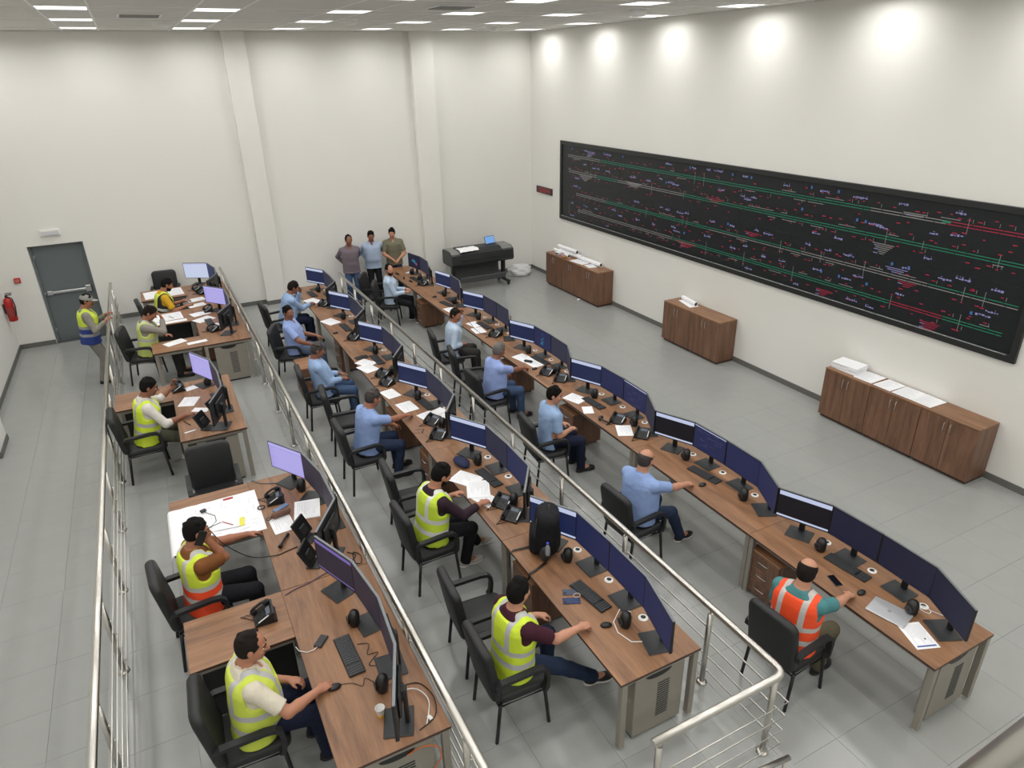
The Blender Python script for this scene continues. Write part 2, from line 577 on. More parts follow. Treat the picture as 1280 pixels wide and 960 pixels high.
npan = 9
pw = (sy0 - sy1) / npan
pm = MB().box(-.012, 0, -pw / 2 + .0006, pw / 2 - .0006, 0, (sz1 - sz0) / 2 - .0006, .0004).mesh('screen_panel', M_VSCR)
for i in range(npan):
    for j in range(2):
        link('screen_panel', pm, vw, (-.014, vwl(sy0 - pw * (i + .5)), vzl(sz0) + j * (sz1 - sz0) / 2))
def glow(name, rgb, s):
    return mat(name, tuple(v // 4 for v in rgb), .6, noise=.01, emit=rgb, estr=s)
G_GREEN, G_WHITE, G_RED, G_LILAC, G_CYAN = (glow('track_green', (24, 138, 102), .62), glow('track_white', (180, 176, 170), .42),
    glow('track_red', (190, 32, 70), .55), glow('label_lilac', (160, 156, 212), .5), glow('label_cyan', (70, 120, 190), .5))
layers = {k: MB() for k in ('green', 'white', 'red', 'lilac', 'cyan')}
rv = random.Random(11)
X0 = -.0275
def dash(k, y, z, w, h):
    y0, y1 = vwl(y - w / 2), vwl(y + w / 2)
    z0, z1 = vzl(z - h / 2), vzl(z + h / 2)
    layers[k].quad((X0, y1, z0), (X0, y0, z0), (X0, y0, z1), (X0, y1, z1))
def run(z, pieces, dz):
    for (ya, yb, k) in pieces:
        y = ya
        while y > yb:
            L = rv.uniform(.18, .5)
            e = max(yb, y - L)
            dash(k, (y + e) / 2, z + dz, (y - e) - .012, .010)
            y = e
def label(y, z, w):
    """a little block of unreadable lettering"""
    x = 0
    k = 'lilac'
    while x < w:
        c = rv.uniform(.014, .04)
        hh = rv.choice((.022, .03, .016))
        dash(k, y - x - c / 2, z + rv.uniform(-.006, .006), c, hh)
        if rv.random() < .3: dash(k, y - x - c / 2, z + .03, c * .6, .008)
        x += c + rv.uniform(.004, .016)
TR = {3.26: [(-1.9, -3.3, 'white'), (-3.3, -10.3, 'green'), (-10.3, -11.45, 'white'), (-11.45, -12.6, 'red')],
      2.90: [(-1.95, -3.2, 'white'), (-3.2, -4.0, 'green'), (-4.0, -6.2, 'white'), (-6.2, -12.62, 'green')],
      2.385: [(-2.3, -3.6, 'white'), (-3.6, -7.0, 'green'), (-7.0, -9.2, 'green'), (-9.2, -11.4, 'white'), (-11.4, -12.6, 'green')],
      2.00: [(-2.4, -6.0, 'white'), (-6.0, -10.9, 'green'), (-10.9, -11.7, 'red'), (-11.7, -12.5, 'green')]}
for z, pcs in TR.items():
    run(z, pcs, .019)
    run(z, [(a, b_, 'white' if (k == 'green' and rv.random() < .3) else k) for a, b_, k in pcs], -.019)
    y = -2.0
    while y > -12.5:                                     # signals, point numbers, station names
        s = rv.choice((1, -1))
        dash('red', y, z + s * rv.uniform(.06, .12), rv.uniform(.03, .06), .012)
        if rv.random() < .5: dash('white', y - .05, z + s * .07, .006, .05)
        if rv.random() < .55: dash('red', y - .1, z - s * rv.uniform(.07, .16), rv.uniform(.03, .07), .014)
        if rv.random() < .24: label(y - .05, z + rv.uniform(.13, .19), rv.uniform(.08, .22))
        if rv.random() < .10: label(y - .05, z - rv.uniform(.13, .17), rv.uniform(.1, .2))
        if rv.random() < .10: dash('cyan', y, z + .17, .035, .045)
        if rv.random() < .10: dash('white', y, z, .006, rv.uniform(.12, .28))
        if rv.random() < .25: dash('white', y, z + s * .055, rv.uniform(.08, .3), .008)
        y -= rv.uniform(.10, .26)
for (yc, zc, w, n, k) in ((-11.55, 1.87, .42, 6, 'red'), (-10.62, 2.80, .5, 6, 'white'), (-9.75, 1.88, .4, 4, 'red'), (-6.4, 1.99, .9, 4, 'red'),
                          (-4.6, 2.93, .8, 4, 'white'), (-2.7, 2.86, .8, 5, 'white'), (-8.1, 2.5, .5, 3, 'red'), (-11.1, 2.34, .4, 3, 'red'),
                          (-11.0, 3.3, .5, 3, 'white'), (-7.1, 2.95, .7, 3, 'red'), (-2.9, 3.42, .5, 4, 'lilac'), (-10.9, 2.5, .5, 3, 'lilac')):
    for i in range(n):                                   # yards: fans of short sidings
        ww = w * .7 * (1 - i / (n + .2))
        dash(k, yc, zc - i * .028, ww, .010)
        if i % 2: dash('lilac', yc + .1, zc - i * .028, .07, .012)
dash('green', -11.45, 3.27, .12, .03)
for k, m in (('green', G_GREEN), ('white', G_WHITE), ('red', G_RED), ('lilac', G_LILAC), ('cyan', G_CYAN)):
    nm = {'green': 'green_track_lines', 'white': 'white_track_lines', 'red': 'red_signal_marks', 'lilac': 'station_lettering', 'cyan': 'blue_marks'}[k]
    layers[k].build(nm, m, vw)['kind'] = 'stuff'

t = thing('led_clock', 'small dark led sign with red digits beside the video wall', 'sign', (0, -.74, 2.265))
MB().box(-.04, 0, -.40, .40, -.085, .085, .006).build('housing', mat('led_sign_housing', (52, 34, 38), .4, noise=.05), t)
b = MB()
SEG = {'a': (0, .5, 1, .09), 'g': (0, .0, 1, .09), 'd': (0, -.5, 1, .09), 'f': (-.5, .25, .09, .5), 'b': (.5, .25, .09, .5), 'e': (-.5, -.25, .09, .5), 'c': (.5, -.25, .09, .5)}
DG = {'1': 'bc', '0': 'abcdef', '3': 'abgcd', '4': 'fgbc', '5': 'afgcd', '7': 'abc'}
for i, ch in enumerate('103545'):
    yc = .27 - .108 * i
    for sname in DG[ch]:
        cx, cz, w, h = SEG[sname]
        b.box(-.0425, -.0395, yc - cx * .05 - w * .025 - .002, yc - cx * .05 + w * .025 + .002, cz * .09 - h * .045 - .002, cz * .09 + h * .045 + .002)
b.build('digits', glow('led_red', (215, 45, 60), .7), t)

# ------------------------------------------------------------------ wall cabinets
def cabinet(y0, y1, label, loc_label=None):
    w = y0 - y1
    t = thing('wall_cabinet', label, 'cabinet', (-.012, (y0 + y1) / 2, 0), 0, 'walnut cabinets along the wall under the video wall')
    D, Hc = .42, .85
    b = MB()
    b.box(-D, 0, -w / 2 + .004, -w / 2 + .022, .05, Hc - .025, .001)
    b.box(-D, 0, w / 2 - .022, w / 2 - .004, .05, Hc - .025, .001)
    b.box(-.02, 0, -w / 2 + .022, w / 2 - .022, .05, Hc - .025)
    b.box(-D, 0, -w / 2 + .022, w / 2 - .022, .05, .07)
    b.build('body', M_WOODZ, t)
    MB().box(-D + .03, -.01, -w / 2 + .02, w / 2 - .02, 0, .05).build('plinth', M_EDGE, t)
    MB().box(-D - .02, 0, -w / 2 + .001, w / 2 - .001, Hc - .025, Hc, .003).build('top', M_WOOD, t)
    for s in (1, -1):
        d = MB().box(-D - .018, -D - .001, s * .002, s * (w / 2 - .004), .055, Hc - .03, .002).build('door', M_WOODZ, t)
        hd = MB()
        yy, zc = s * .045, .70
        hd.tube([(-D - .018, yy, zc - .07), (-D - .04, yy, zc - .06), (-D - .045, yy, zc), (-D - .04, yy, zc + .06), (-D - .018, yy, zc + .07)], .005, 6)
        hd.build('handle', M_ALU, d)
    return t
CABL = [(-1.57, -2.373, 'walnut cabinet nearest the plotter, under rolled drawings and clutter'),
        (-2.373, -3.176, 'walnut cabinet in the middle of the three nearest the plotter'),
        (-3.176, -3.98, 'walnut cabinet with a bare top corner, end of the plotter group'),
        (-6.38, -7.19, 'walnut cabinet with a paper roll on top, of the middle pair'),
        (-7.19, -8.0, 'bare-topped walnut cabinet of the middle pair by the wall'),
        (-10.37, -11.173, 'walnut cabinet carrying a thick pile of white paper'),
        (-11.173, -11.977, 'walnut cabinet topped with loose white sheets side by side'),
        (-11.977, -12.78, 'bare-topped walnut cabinet under the near end of the video wall')]
for y0, y1, lb in CABL: cabinet(y0, y1, lb)

# ------------------------------------------------------------------ railings
M_ST = M_STEEL
def railing(name, label, path, zf, post_pts, barside, h=.87, ends=(True, True), bars=4):
    """path: list of (x, y) on the rail axis; posts stand on zf"""
    t = thing(name, label, 'railing', (path[0][0], path[0][1], zf))
    ox, oy = path[0]
    P = []
    n = len(path)
    for i, (x, y) in enumerate(path):                     # mitre the corners with a small bend
        if 0 < i < n - 1:
            a = Vector((path[i - 1][0] - x, path[i - 1][1] - y)).normalized()
            c = Vector((path[i + 1][0] - x, path[i + 1][1] - y)).normalized()
            for k in range(5):
                f = k / 4
                q = a * (.09 * (1 - f) ** 2) + c * (.09 * f ** 2)
                P.append((x - ox + q.x, y - oy + q.y, h))
        else:
            P.append((x - ox, y - oy, h))
    MB().tube(P, .031, 14).build('handrail', M_ST, t)
    for (x, y) in post_pts:
        px, py = x - ox, y - oy
        b = MB().cyl((px, py, 0), (px, py, h - .06), .024, n=12)
        b.cyl((px, py, h - .062), (px, py, h - .025), .011, n=8)
        p = b.build('post', M_ST, t)
        MB().lathe([(.05, 0), (.05, .008), (.036, .018), (.027, .022)], 14, Mt(px, py, 0)).build('floor_flange', M_ST, p)
        sx, sy = barside(x, y)
        for z in [.12 + .155 * k for k in range(bars)]:
            MB().cyl((px, py, z), (px + sx * .042, py + sy * .042, z), .007, n=6).build('bar_bracket', M_ST, p)
    off = []
    for i, (x, y) in enumerate(path):
        sx, sy = barside(x, y, i)
        off.append((x - ox + sx * .045, y - oy + sy * .045))
    for z in [.12 + .155 * k for k in range(bars)]:
        MB().tube([(x, y, z) for x, y in off], .0075, 8).build('bar', M_ST, t)
    return t
lp = [(-10.49, -1.62 - 1.2 * k) for k in range(-1, 13)]
lp[0] = (-10.49, -.42)
railing('railing', 'long steel railing between the bare aisle and the upper desks', [(-10.49, -.25), (-10.49, -16.6)], ZA, lp, lambda x, y, i=0: (1, 0))
mp_ = [(-8.262, -.35 - 1.235 * k) for k in range(0, 14)]
railing('railing', 'steel railing between the upper desks and the middle desks', [(-8.262, -.15), (-8.262, -16.6)], ZA, mp_, lambda x, y, i=0: (1, 0))
rp = [(-5.87, -13.7 + 1.222 * k) for k in range(0, 10)] + [(-5.87, -1.55)]
rp = [p for p in rp if p[1] < -1.6] + [(-5.87, -1.62), (-5.92, -14.47), (-7.06, -14.5)]
def bside(x, y, i=None):
    if i is not None: return [(1, 0), (1, -1), (-.3, -1)][i]
    return (0, -1) if x < -6.5 else ((1, 0) if y > -14.4 else (.9, -.3))
railing('railing', 'steel railing with a bent corner between the middle and lower desks', [(-5.87, -1.5), (-5.87, -14.5), (-7.12, -14.5)], ZB, rp, bside)

# steel handrail on the gallery by the viewer, and the stub of the stair rail below
t = thing('gallery_handrail', 'blurred steel handrail close to the viewer, cut by the frame corner', 'handrail', (-8.37, -16.66, 4.24))
dv = Vector((.0196, -.0492, .1632)).normalized()
MB().tube([tuple(dv * s) for s in (-.5, 0, .9)], .026, 14).build('handrail', M_ST, t)
b = MB()
for s in (-.45, .8):
    q = dv * s
    b.cyl(tuple(q), (q.x, q.y, q.z - .9), .018, n=10)
b.build('post', M_ST, t)
t = thing('stair_handrail', 'short steel tube end just below the bent railing corner', 'handrail', (-6.06, -14.8, 0))
MB().tube([(0, 0, .572), (-.6, 0, .68)], .022, 12).build('handrail', M_ST, t)
b = MB(); b.cyl((-.03, 0, 0), (-.03, 0, .56), .016, n=10); b.cyl((-.55, 0, 0), (-.55, 0, .66), .016, n=10)
b.build('post', M_ST, t)

# ------------------------------------------------------------------ ceiling fittings
def diffuser(x, y, label):
    t = thing('air_vent', label, 'air vent', (x, y, H), 0, 'square air vents in the ceiling')
    b = MB(); b.box(-.3, .3, -.3, .3, -.012, .001, .004); b.build('frame', M_CEILBAR, t)
    for k in range(6):
        MB().box(-.26, .26, -.255 + .09 * k, -.20 + .09 * k, -.022, -.012, .002).build('blade', mat('vent_blade_grey', (128, 128, 124), .6, noise=.04), t)  # blades share one flat mid grey, darker than the frame
diffuser(-8.95, -4.4, 'square ceiling air vent above the far upper desks, with slanted blades')
diffuser(-5.0, -6.7, 'square ceiling air vent above the far lower desks, with slanted blades')
def detector(x, y, label, r=.09, h=.09):
    t = thing('ceiling_detector', label, 'detector', (x, y, H))
    MB().lathe([(r * .75, 0.001), (r, -.02), (r, -h * .6), (r * .7, -h), (.01, -h * 1.05)][::-1], 16).build('housing', M_WHITE, t)
    MB().lathe([(r * 1.25, -.015), (r * 1.25, 0.002)], 16).build('base', M_CEILBAR, t)
detector(-8.60, -2.9, 'round white ceiling fitting near the far wall above the upper desks', .13)
detector(-5.72, -4.0, 'round white ceiling fitting between panels above the middle desks', .12)
detector(-2.02, -2.0, 'round white ceiling fitting near the far corner with the video wall', .10)
t = thing('ceiling_speaker', 'white boxy ceiling fitting near the video wall side', 'speaker', (-2.05, -7.15, H))
MB().box(-.13, .13, -.13, .13, -.02, 0, .004).build('mount_plate', M_CEILBAR, t)
MB().lathe([(.10, -.12), (.13, -.10), (.13, -.02)], 18).build('housing', M_WHITE, t)

# ------------------------------------------------------------------ plotter
M_PLOT = mat('plotter_black', (40, 42, 44), .4, noise=.06, nscale=20)
M_PLOTG = mat('plotter_grey', (124, 124, 122), .45, noise=.05)
t = thing('plotter', 'wide black large-format plotter on a stand by the far wall', 'plotter', (-2.06, -.80, 0), R(-1.0))
b = MB()
poly = [(-.36, .72), (-.30, .66), (.26, .66), (.30, .72), (.30, .98), (.24, 1.03), (-.18, 1.03), (-.34, .96)]
MM = Matrix(((0, 0, 1, 0), (1, 0, 0, 0), (0, 1, 0, 0), (0, 0, 0, 1)))       # profile (y, z) swept along x
b.prism(poly, -.87, .87, MM); b.build('body', M_PLOT, t)
for xa, xb in ((-.85, -.62), (.56, .85)):
    MB().prism([(-.345, .955), (-.185, 1.035), (.24, 1.035), (.24, 1.02), (-.18, 1.015), (-.335, .94)], xa, xb, MM).build('end_cover', M_PLOTG, t)
MB().box(-.6, .54, -.375, -.34, .80, .83, .004).build('output_slot', M_BLACK, t)
MB().prism([(-.30, .985), (-.17, 1.05), (.2, 1.05), (.2, 1.03)], -.6, .54, MM).build('lid', M_BLACK, t)
for s in (-1, 1):
    b = MB(); b.box(s * .72 - .04, s * .72 + .04, -.06, .06, .1, .67, .006)
    b.box(s * .72 - .04, s * .72 + .04, -.36, .34, .07, .13, .01)
    leg = b.build('leg', M_PLOT, t)
    b = MB()
    for y in (-.31, .29):
        b.cyl((s * .72 - .025, y, .04), (s * .72 + .025, y, .04), .04, n=12)
    b.build('caster', M_BLACK, leg)
MB().box(-.72, .72, -.02, .02, .22, .26, .004).build('crossbar', M_PLOT, t)
b = MB()                                                   # the catch cloth sags between front and back
CL = [(.16, .66), (.17, .45), (.14, .26), (.04, .17), (-.12, .15), (-.26, .20), (-.335, .345)]
for (y0, z0), (y1, z1) in zip(CL[:-1], CL[1:]):
    b.add([(-.66, y0, z0), (.66, y0, z0), (.66, y1, z1), (-.66, y1, z1)], [(0, 1, 2, 3)], True)
b.box(-.66, .66, -.345, -.325, .335, .365)
b.build('catch_cloth', mat('catch_cloth_grey', (92, 94, 96), .8, noise=.08), t)
MB().box(-.2, .45, -.20, .04, .185, .20, .004, Mt(0, 0, 0, .06)).build('basket_paper', M_PAPER, t)
t2 = thing('tablet', 'propped tablet with a bright blue screen on top of the plotter', 'tablet', (-1.68, -.74, 1.055))
Mx = Mt(0, 0, .10, R(12), 0, R(-24))
MB().box(-.16, .16, -.006, .006, -.10, .10, .004, Mx).build('case', M_DARK, t2)
MB().box(-.148, .148, -.0085, -.0055, -.088, .088, .001, Mx).build('screen', glow('tablet_blue', (120, 170, 230), .9), t2)
MB().box(-.05, .05, .0, .07, -.002, .012, .003).build('stand', M_DARK, t2)
t = thing('paper_sheet', 'creased white sheet lying across the top of the plotter', 'paper', (-2.42, -.93, 1.05), R(4))
b = MB()
nx, ny = 8, 4
hh = lambda i, j: .006 + .014 * abs(sin(i * 1.3 + j * .7)) - (.045 if j == 0 else 0)
vs = [(-.27 + .54 * i / nx, -.16 + .30 * j / ny, hh(i, j)) for j in range(ny + 1) for i in range(nx + 1)]
b.add(vs, [(j * (nx + 1) + i, j * (nx + 1) + i + 1, (j + 1) * (nx + 1) + i + 1, (j + 1) * (nx + 1) + i) for j in range(ny) for i in range(nx)], True)
b.build('sheet', M_PAPER, t)
# clear plastic bag on the floor
b = bmesh.new(); bmesh.ops.create_icosphere(b, subdivisions=4, radius=.26)
rb = random.Random(5)
ph = [rb.uniform(0, 6) for _ in range(9)]
for v in b.verts:
    p = v.co.copy()
    k = 1 + .10 * sin(13 * p.x + ph[0] + 7 * p.y) + .08 * sin(17 * p.y + ph[1] - 9 * p.z) + .05 * sin(31 * p.z + 23 * p.x + ph[2]) + .04 * sin(41 * p.y + 37 * p.z)
    v.co = Vector((p.x * k * 1.25, p.y * k, max(-.0, (p.z + .12) * k * .75)))
me = bpy.data.meshes.new('plastic_bag'); b.to_mesh(me); b.free()
me.polygons.foreach_set('use_smooth', [True] * len(me.polygons))
me.materials.append(mat('clear_film', (236, 236, 238), .3, noise=.02, trans=.12, bump=.8, bscale=25))
tag(link('plastic_bag', me, None, (-.62, -.42, 0.0)), 'crumpled pale plastic bag on the floor beside the plotter', 'bag')

# ------------------------------------------------------------------ desks
def desk_unit(name, label, x_front, x_back, y_near, y_far, zf, wing=None, louvre=False, group=None, panel=True, grommets=(), wing_panel=0):
    """straight desk; sitter at x_front.  wing: (x0, x1, y0, y1) return top fixed to it"""
    cx, cy = (x_front + x_back) / 2, (y_near + y_far) / 2
    t = thing(name, label, 'desk', (cx, cy, zf), 0, group)
    w, l = (x_back - x_front) / 2, (y_far - y_near) / 2
    MB().box(-w, w, -l + .0015, l - .0015, .725, .75, .002).build('desktop', M_WOOD, t)
    MB().box(-w - .0012, -w, -l + .002, l - .002, .726, .748).build('edge_band', M_EDGE, t)
    if louvre:
        MB().box(-w, w, -l + .0003, -l + .0015, .726, .748).build('edge_band', M_EDGE, t)
    g = .03
    for sx in (-1, 1):
        for sy in (-1, 1):
            px, py = sx * (w - g - .012), sy * (l - g)
            leg = MB().box(px - .027, px + .027, py - .027, py + .027, .015, .725, .003).build('leg', M_DESKMETAL, t)
            MB().box(px - .02, px + .02, py - .02, py + .02, 0, .015, .002).build('foot_pad', M_WHITE, leg)
    for sy in (-1, 1):
        MB().box(-w + .06, w - .06, sy * (l - .04) - .016, sy * (l - .04) + .016, .68, .725, .002).build('end_rail', M_DESKMETAL, t)
    for sx in (-1, 1):
        MB().box(sx * (w - .05) - .014, sx * (w - .05) + .014, -l + .06, l - .06, .68, .725, .002).build('long_rail', M_DESKMETAL, t)
    if panel:
        MB().box(.10, .115, -l + .10, l - .10, .36, .70, .002).build('modesty_panel', M_PANELMETAL, t)
    # cable cabinet at the near end
    if louvre:
        a0, a1 = -.23, .27
        y0 = -l + .035
        p = MB().box(a0, a1, y0, y0 + .10, .03, .66, .004).build('cable_cabinet', M_PANELMETAL, t)
        for k in range(15):
            z = .16 + .026 * k
            MB().box(.0, .12, y0 - .004, y0 + .001, z, z + .010, .001).build('louvre', M_DARK, p)
        q = [(.0 + .13 * cos(a), .66 - .05 * sin(a)) for a in [pi * i / 10 for i in range(11)]]
        MB().prism([(x, z) for x, z in q][::-1], 0, .002, Matrix(((1, 0, 0, 0), (0, 0, -1, y0 - .0005), (0, 1, 0, 0), (0, 0, 0, 1)))).build('cable_cutout', M_BLACK, p)
        MB().box(a0 + .01, a1 - .01, y0 + .02, y0 + .09, 0, .03).build('cabinet_foot', M_DARK, p)
    for gy in grommets:
        r = MB().lathe([(.043, 0), (.043, .004), (.030, .0055), (.028, .0015), (.0, .0012)], 18, Mt(.21 if abs(gy) < .5 else .19, gy, .7495), cap=False)
        gr = r.build('cable_grommet', M_WHITE, t)
        MB().lathe([(.0, .003), (.022, .0035), (.022, .001)], 12, Mt(.218 if abs(gy) < .5 else .198, gy + .008, .7505), cap=False).build('grommet_hole', M_BLACK, gr)
    if wing:
        x0, x1, y0, y1 = [v - c for v, c in zip(wing, (cx, cx, cy, cy))]
        MB().box(x0, x1 - .0015, y0, y1, .725, .75, .002).build('wing_top', M_WOODX, t)
        b = MB(); b.box(x0 - .0012, x0, y0 + .002, y1 - .002, .726, .748)
        b.box(x0, x1, y0 - .0012, y0, .726, .748)
        b.build('wing_edge_band', M_EDGE, t)
        for sy in (0, 1):
            py = y0 + .04 if sy == 0 else y1 - .04
            leg = MB().box(x0 + .02, x0 + .07, py - .025, py + .025, .015, .725, .003).build('leg', M_DESKMETAL, t)
            MB().box(x0 + .025, x0 + .065, py - .02, py + .02, 0, .015, .002).build('foot_pad', M_WHITE, leg)
        MB().box(x0 + .07, x1 - .02, y0 + .02, y0 + .045, .68, .725, .002).build('wing_rail', M_DESKMETAL, t)
        if wing_panel: MB().box(x0 + .07, x1 - .02, y0 + wing_panel, y0 + wing_panel + .015, .10, .70, .002).build('wing_panel', M_BLACK, t)
    return t

C_WHO = ['the orange-vested man', 'the bald man in blue', 'the young man in blue', 'the grey-haired man', 'the phoning man in pale blue', 'the empty place near the plotter', 'the bearded man in pale blue']
B_WHO = ['the man near the backpack', 'the black-bearded man', 'the man reaching over papers', 'the slumped man in blue', 'the man sitting sideways', 'the man with cheek in hand']
A_WHO = ['the man in beige', 'the yellow-and-orange vest', 'the man in white sleeves', 'the man covering his face', 'the man in mustard']
YC0, YB0, UL = -14.886, -13.92, 2.04
for k in range(7):
    desk_unit('desk', 'walnut desk on grey metal legs in front of ' + C_WHO[k], -4.538, -3.74, YC0 + UL * k, YC0 + UL * (k + 1), 0, louvre=(k == 0), group='desks of the lower row', grommets=(.53, .02, -.52))
for k in range(6):
    desk_unit('desk', 'walnut desk on grey metal legs in front of ' + B_WHO[k], -6.955, -6.16, YB0 + UL * k, YB0 + UL * (k + 1), ZB, louvre=(k == 0), group='desks of the middle row', grommets=(.53, .02, -.52))
desk_unit('corner_desk', 'near L-shaped walnut desk of ' + A_WHO[0], -9.08, -8.292, -13.75, -11.762, ZA, (-9.88, -9.08, -12.37, -11.762), True, 'desks of the upper row', wing_panel=.12)
desk_unit('corner_desk', 'L-shaped walnut desk with a large drawing, of ' + A_WHO[1], -9.08, -8.292, -11.758, -9.76, ZA, (-9.885, -9.08, -10.77, -9.76), False, 'desks of the upper row')
desk_unit('corner_desk', 'free-standing L-shaped walnut desk of ' + A_WHO[2], -9.67, -8.875, -8.367, -6.40, ZA, (-10.41, -9.67, -7.0, -6.40), True, 'desks of the upper row', wing_panel=.4)
desk_unit('corner_desk', 'L-shaped walnut desk with a loose side sheet, of ' + A_WHO[3], -9.09, -8.305, -4.92, -2.882, ZA, (-9.86, -9.09, -4.92, -4.36), True, 'desks of the upper row')
desk_unit('corner_desk', 'far L-shaped walnut desk by the back wall, of ' + A_WHO[4], -9.09, -8.305, -2.878, -.84, ZA, (-9.95, -9.09, -1.62, -.84), False, 'desks of the upper row')
t = thing('side_table', 'walnut side table carrying drawings between the two far upper desks', 'table', (-9.48, -3.02, ZA))
MB().box(-.385, .385, -.40, .40, .725, .75, .002).build('tabletop', M_WOODX, t)
MB().box(-.385, .385, -.4012, -.40, .726, .748).build('edge_band', M_EDGE, t)
for sx in (-1, 1):
    for sy in (-1, 1):
        MB().box(sx * .34 - .025, sx * .34 + .025, sy * .36 - .025, sy * .36 + .025, 0, .725, .003).build('leg', M_DESKMETAL, t)
MB().box(-.3, .3, .2, .215, .2, .7, .002).build('modesty_panel', M_DARK, t)

# ------------------------------------------------------------------ drawer pedestals
def pedestal_proto():
    t = thing('drawer_pedestal', 'x', 'drawer unit', (0, 0, 0), 0, 'walnut drawer pedestals under and beside the desks')
    W, D, Hh = .40, .50, .58
    b = MB(); b.box(-D / 2 + .02, D / 2, -W / 2, W / 2, .04, Hh - .02, .002)
    b.build('body', M_WOODZ, t)
    MB().box(-D / 2, D / 2 + .002, -W / 2 - .004, W / 2 + .004, Hh - .02, Hh, .003).build('top', M_WOOD, t)
    for k in range(3):
        z0 = .05 + .17 * k
        d = MB().box(-D / 2, -D / 2 + .019, -W / 2 + .003, W / 2 - .003, z0, z0 + .163, .002).build('drawer', M_WOODZ, t)
        b = MB(); b.tube([(-D / 2, -.07, z0 + .1), (-D / 2 - .022, -.06, z0 + .1), (-D / 2 - .026, 0, z0 + .1), (-D / 2 - .022, .06, z0 + .1), (-D / 2, .07, z0 + .1)], .005, 6)
        b.build('handle', M_ALU, d)
    for sx in (-1, 1):
        for sy in (-1, 1):
            MB().cyl((sx * .19, sy * .15 - .012, .02), (sx * .19, sy * .15 + .012, .02), .02, n=10).build('caster', M_BLACK, t)
    return t
PED = [(-4.25, -13.06, 0, 0, 'walnut three-drawer pedestal under the desk behind the orange vest'),
       (-4.27, -9.17, 0, 0, 'walnut drawer pedestal under the desk near the young man in blue'),
       (-4.27, -7.10, 0, 0, 'walnut drawer pedestal under the desk beside the grey-haired man'),
       (-4.30, -3.02, 0, 0, 'walnut drawer pedestal under the far lower desk, beside the bearded man'),
       (-6.66, -12.22, ZB, 0, 'walnut drawer pedestal under the desk below the black backpack'),
       (-6.68, -9.62, ZB, 0, 'walnut pedestal under the desk beyond the man reaching over papers'),
       (-6.68, -8.22, ZB, 0, 'walnut drawer pedestal under the desk before the man reaching over papers'),
       (-6.62, -4.95, ZB, 0, 'walnut drawer pedestal under the desk near the sideways sitter'),
       (-7.55, -5.72, ZB, R(90), 'walnut pedestal standing free between two middle-row chairs'),
       (-8.85, -3.55, ZA, 0, 'dark walnut pedestal under the desk of the man covering his face')]
pp = pedestal_proto()
for i, (x, y, z, rz, lb) in enumerate(PED):
    o = pp if i == 0 else dup(pp, (x, y, z), rz)
    o.location = (x, y, z); o.rotation_euler = (0, 0, rz); o['label'] = lb

# ------------------------------------------------------------------ monitors
G_BAR = glow('screen_white_bar', (206, 216, 246), .78)
G_NAVY = glow('screen_navy', (31, 41, 80), .75)
G_DNAVY = glow('screen_dark_navy', (16, 18, 28), .6)
G_SLATE = glow('screen_dim_slate', (46, 48, 70), .7)
G_NIGHT = glow('screen_night_blue', (28, 31, 56), .7)
G_BLUE = glow('screen_blue', (36, 43, 84), .7)
G_PLUM = glow('screen_dim_plum', (48, 42, 58), .7)
G_LILACS = glow('screen_lilac', (178, 168, 240), .85)
G_PALE = glow('screen_pale', (205, 215, 242), .85)
G_VBAR = glow('screen_violet_bar', (120, 104, 178), .8)
G_DIMLINE = glow('screen_dim_line', (110, 110, 160), .5)
G_TEAL = glow('screen_teal', (50, 150, 190), .8)
G_PINK = glow('screen_pink', (190, 80, 120), .7)
MW, MH = .534, .330
SH = .302                                                  # height of the panel centre above the desk
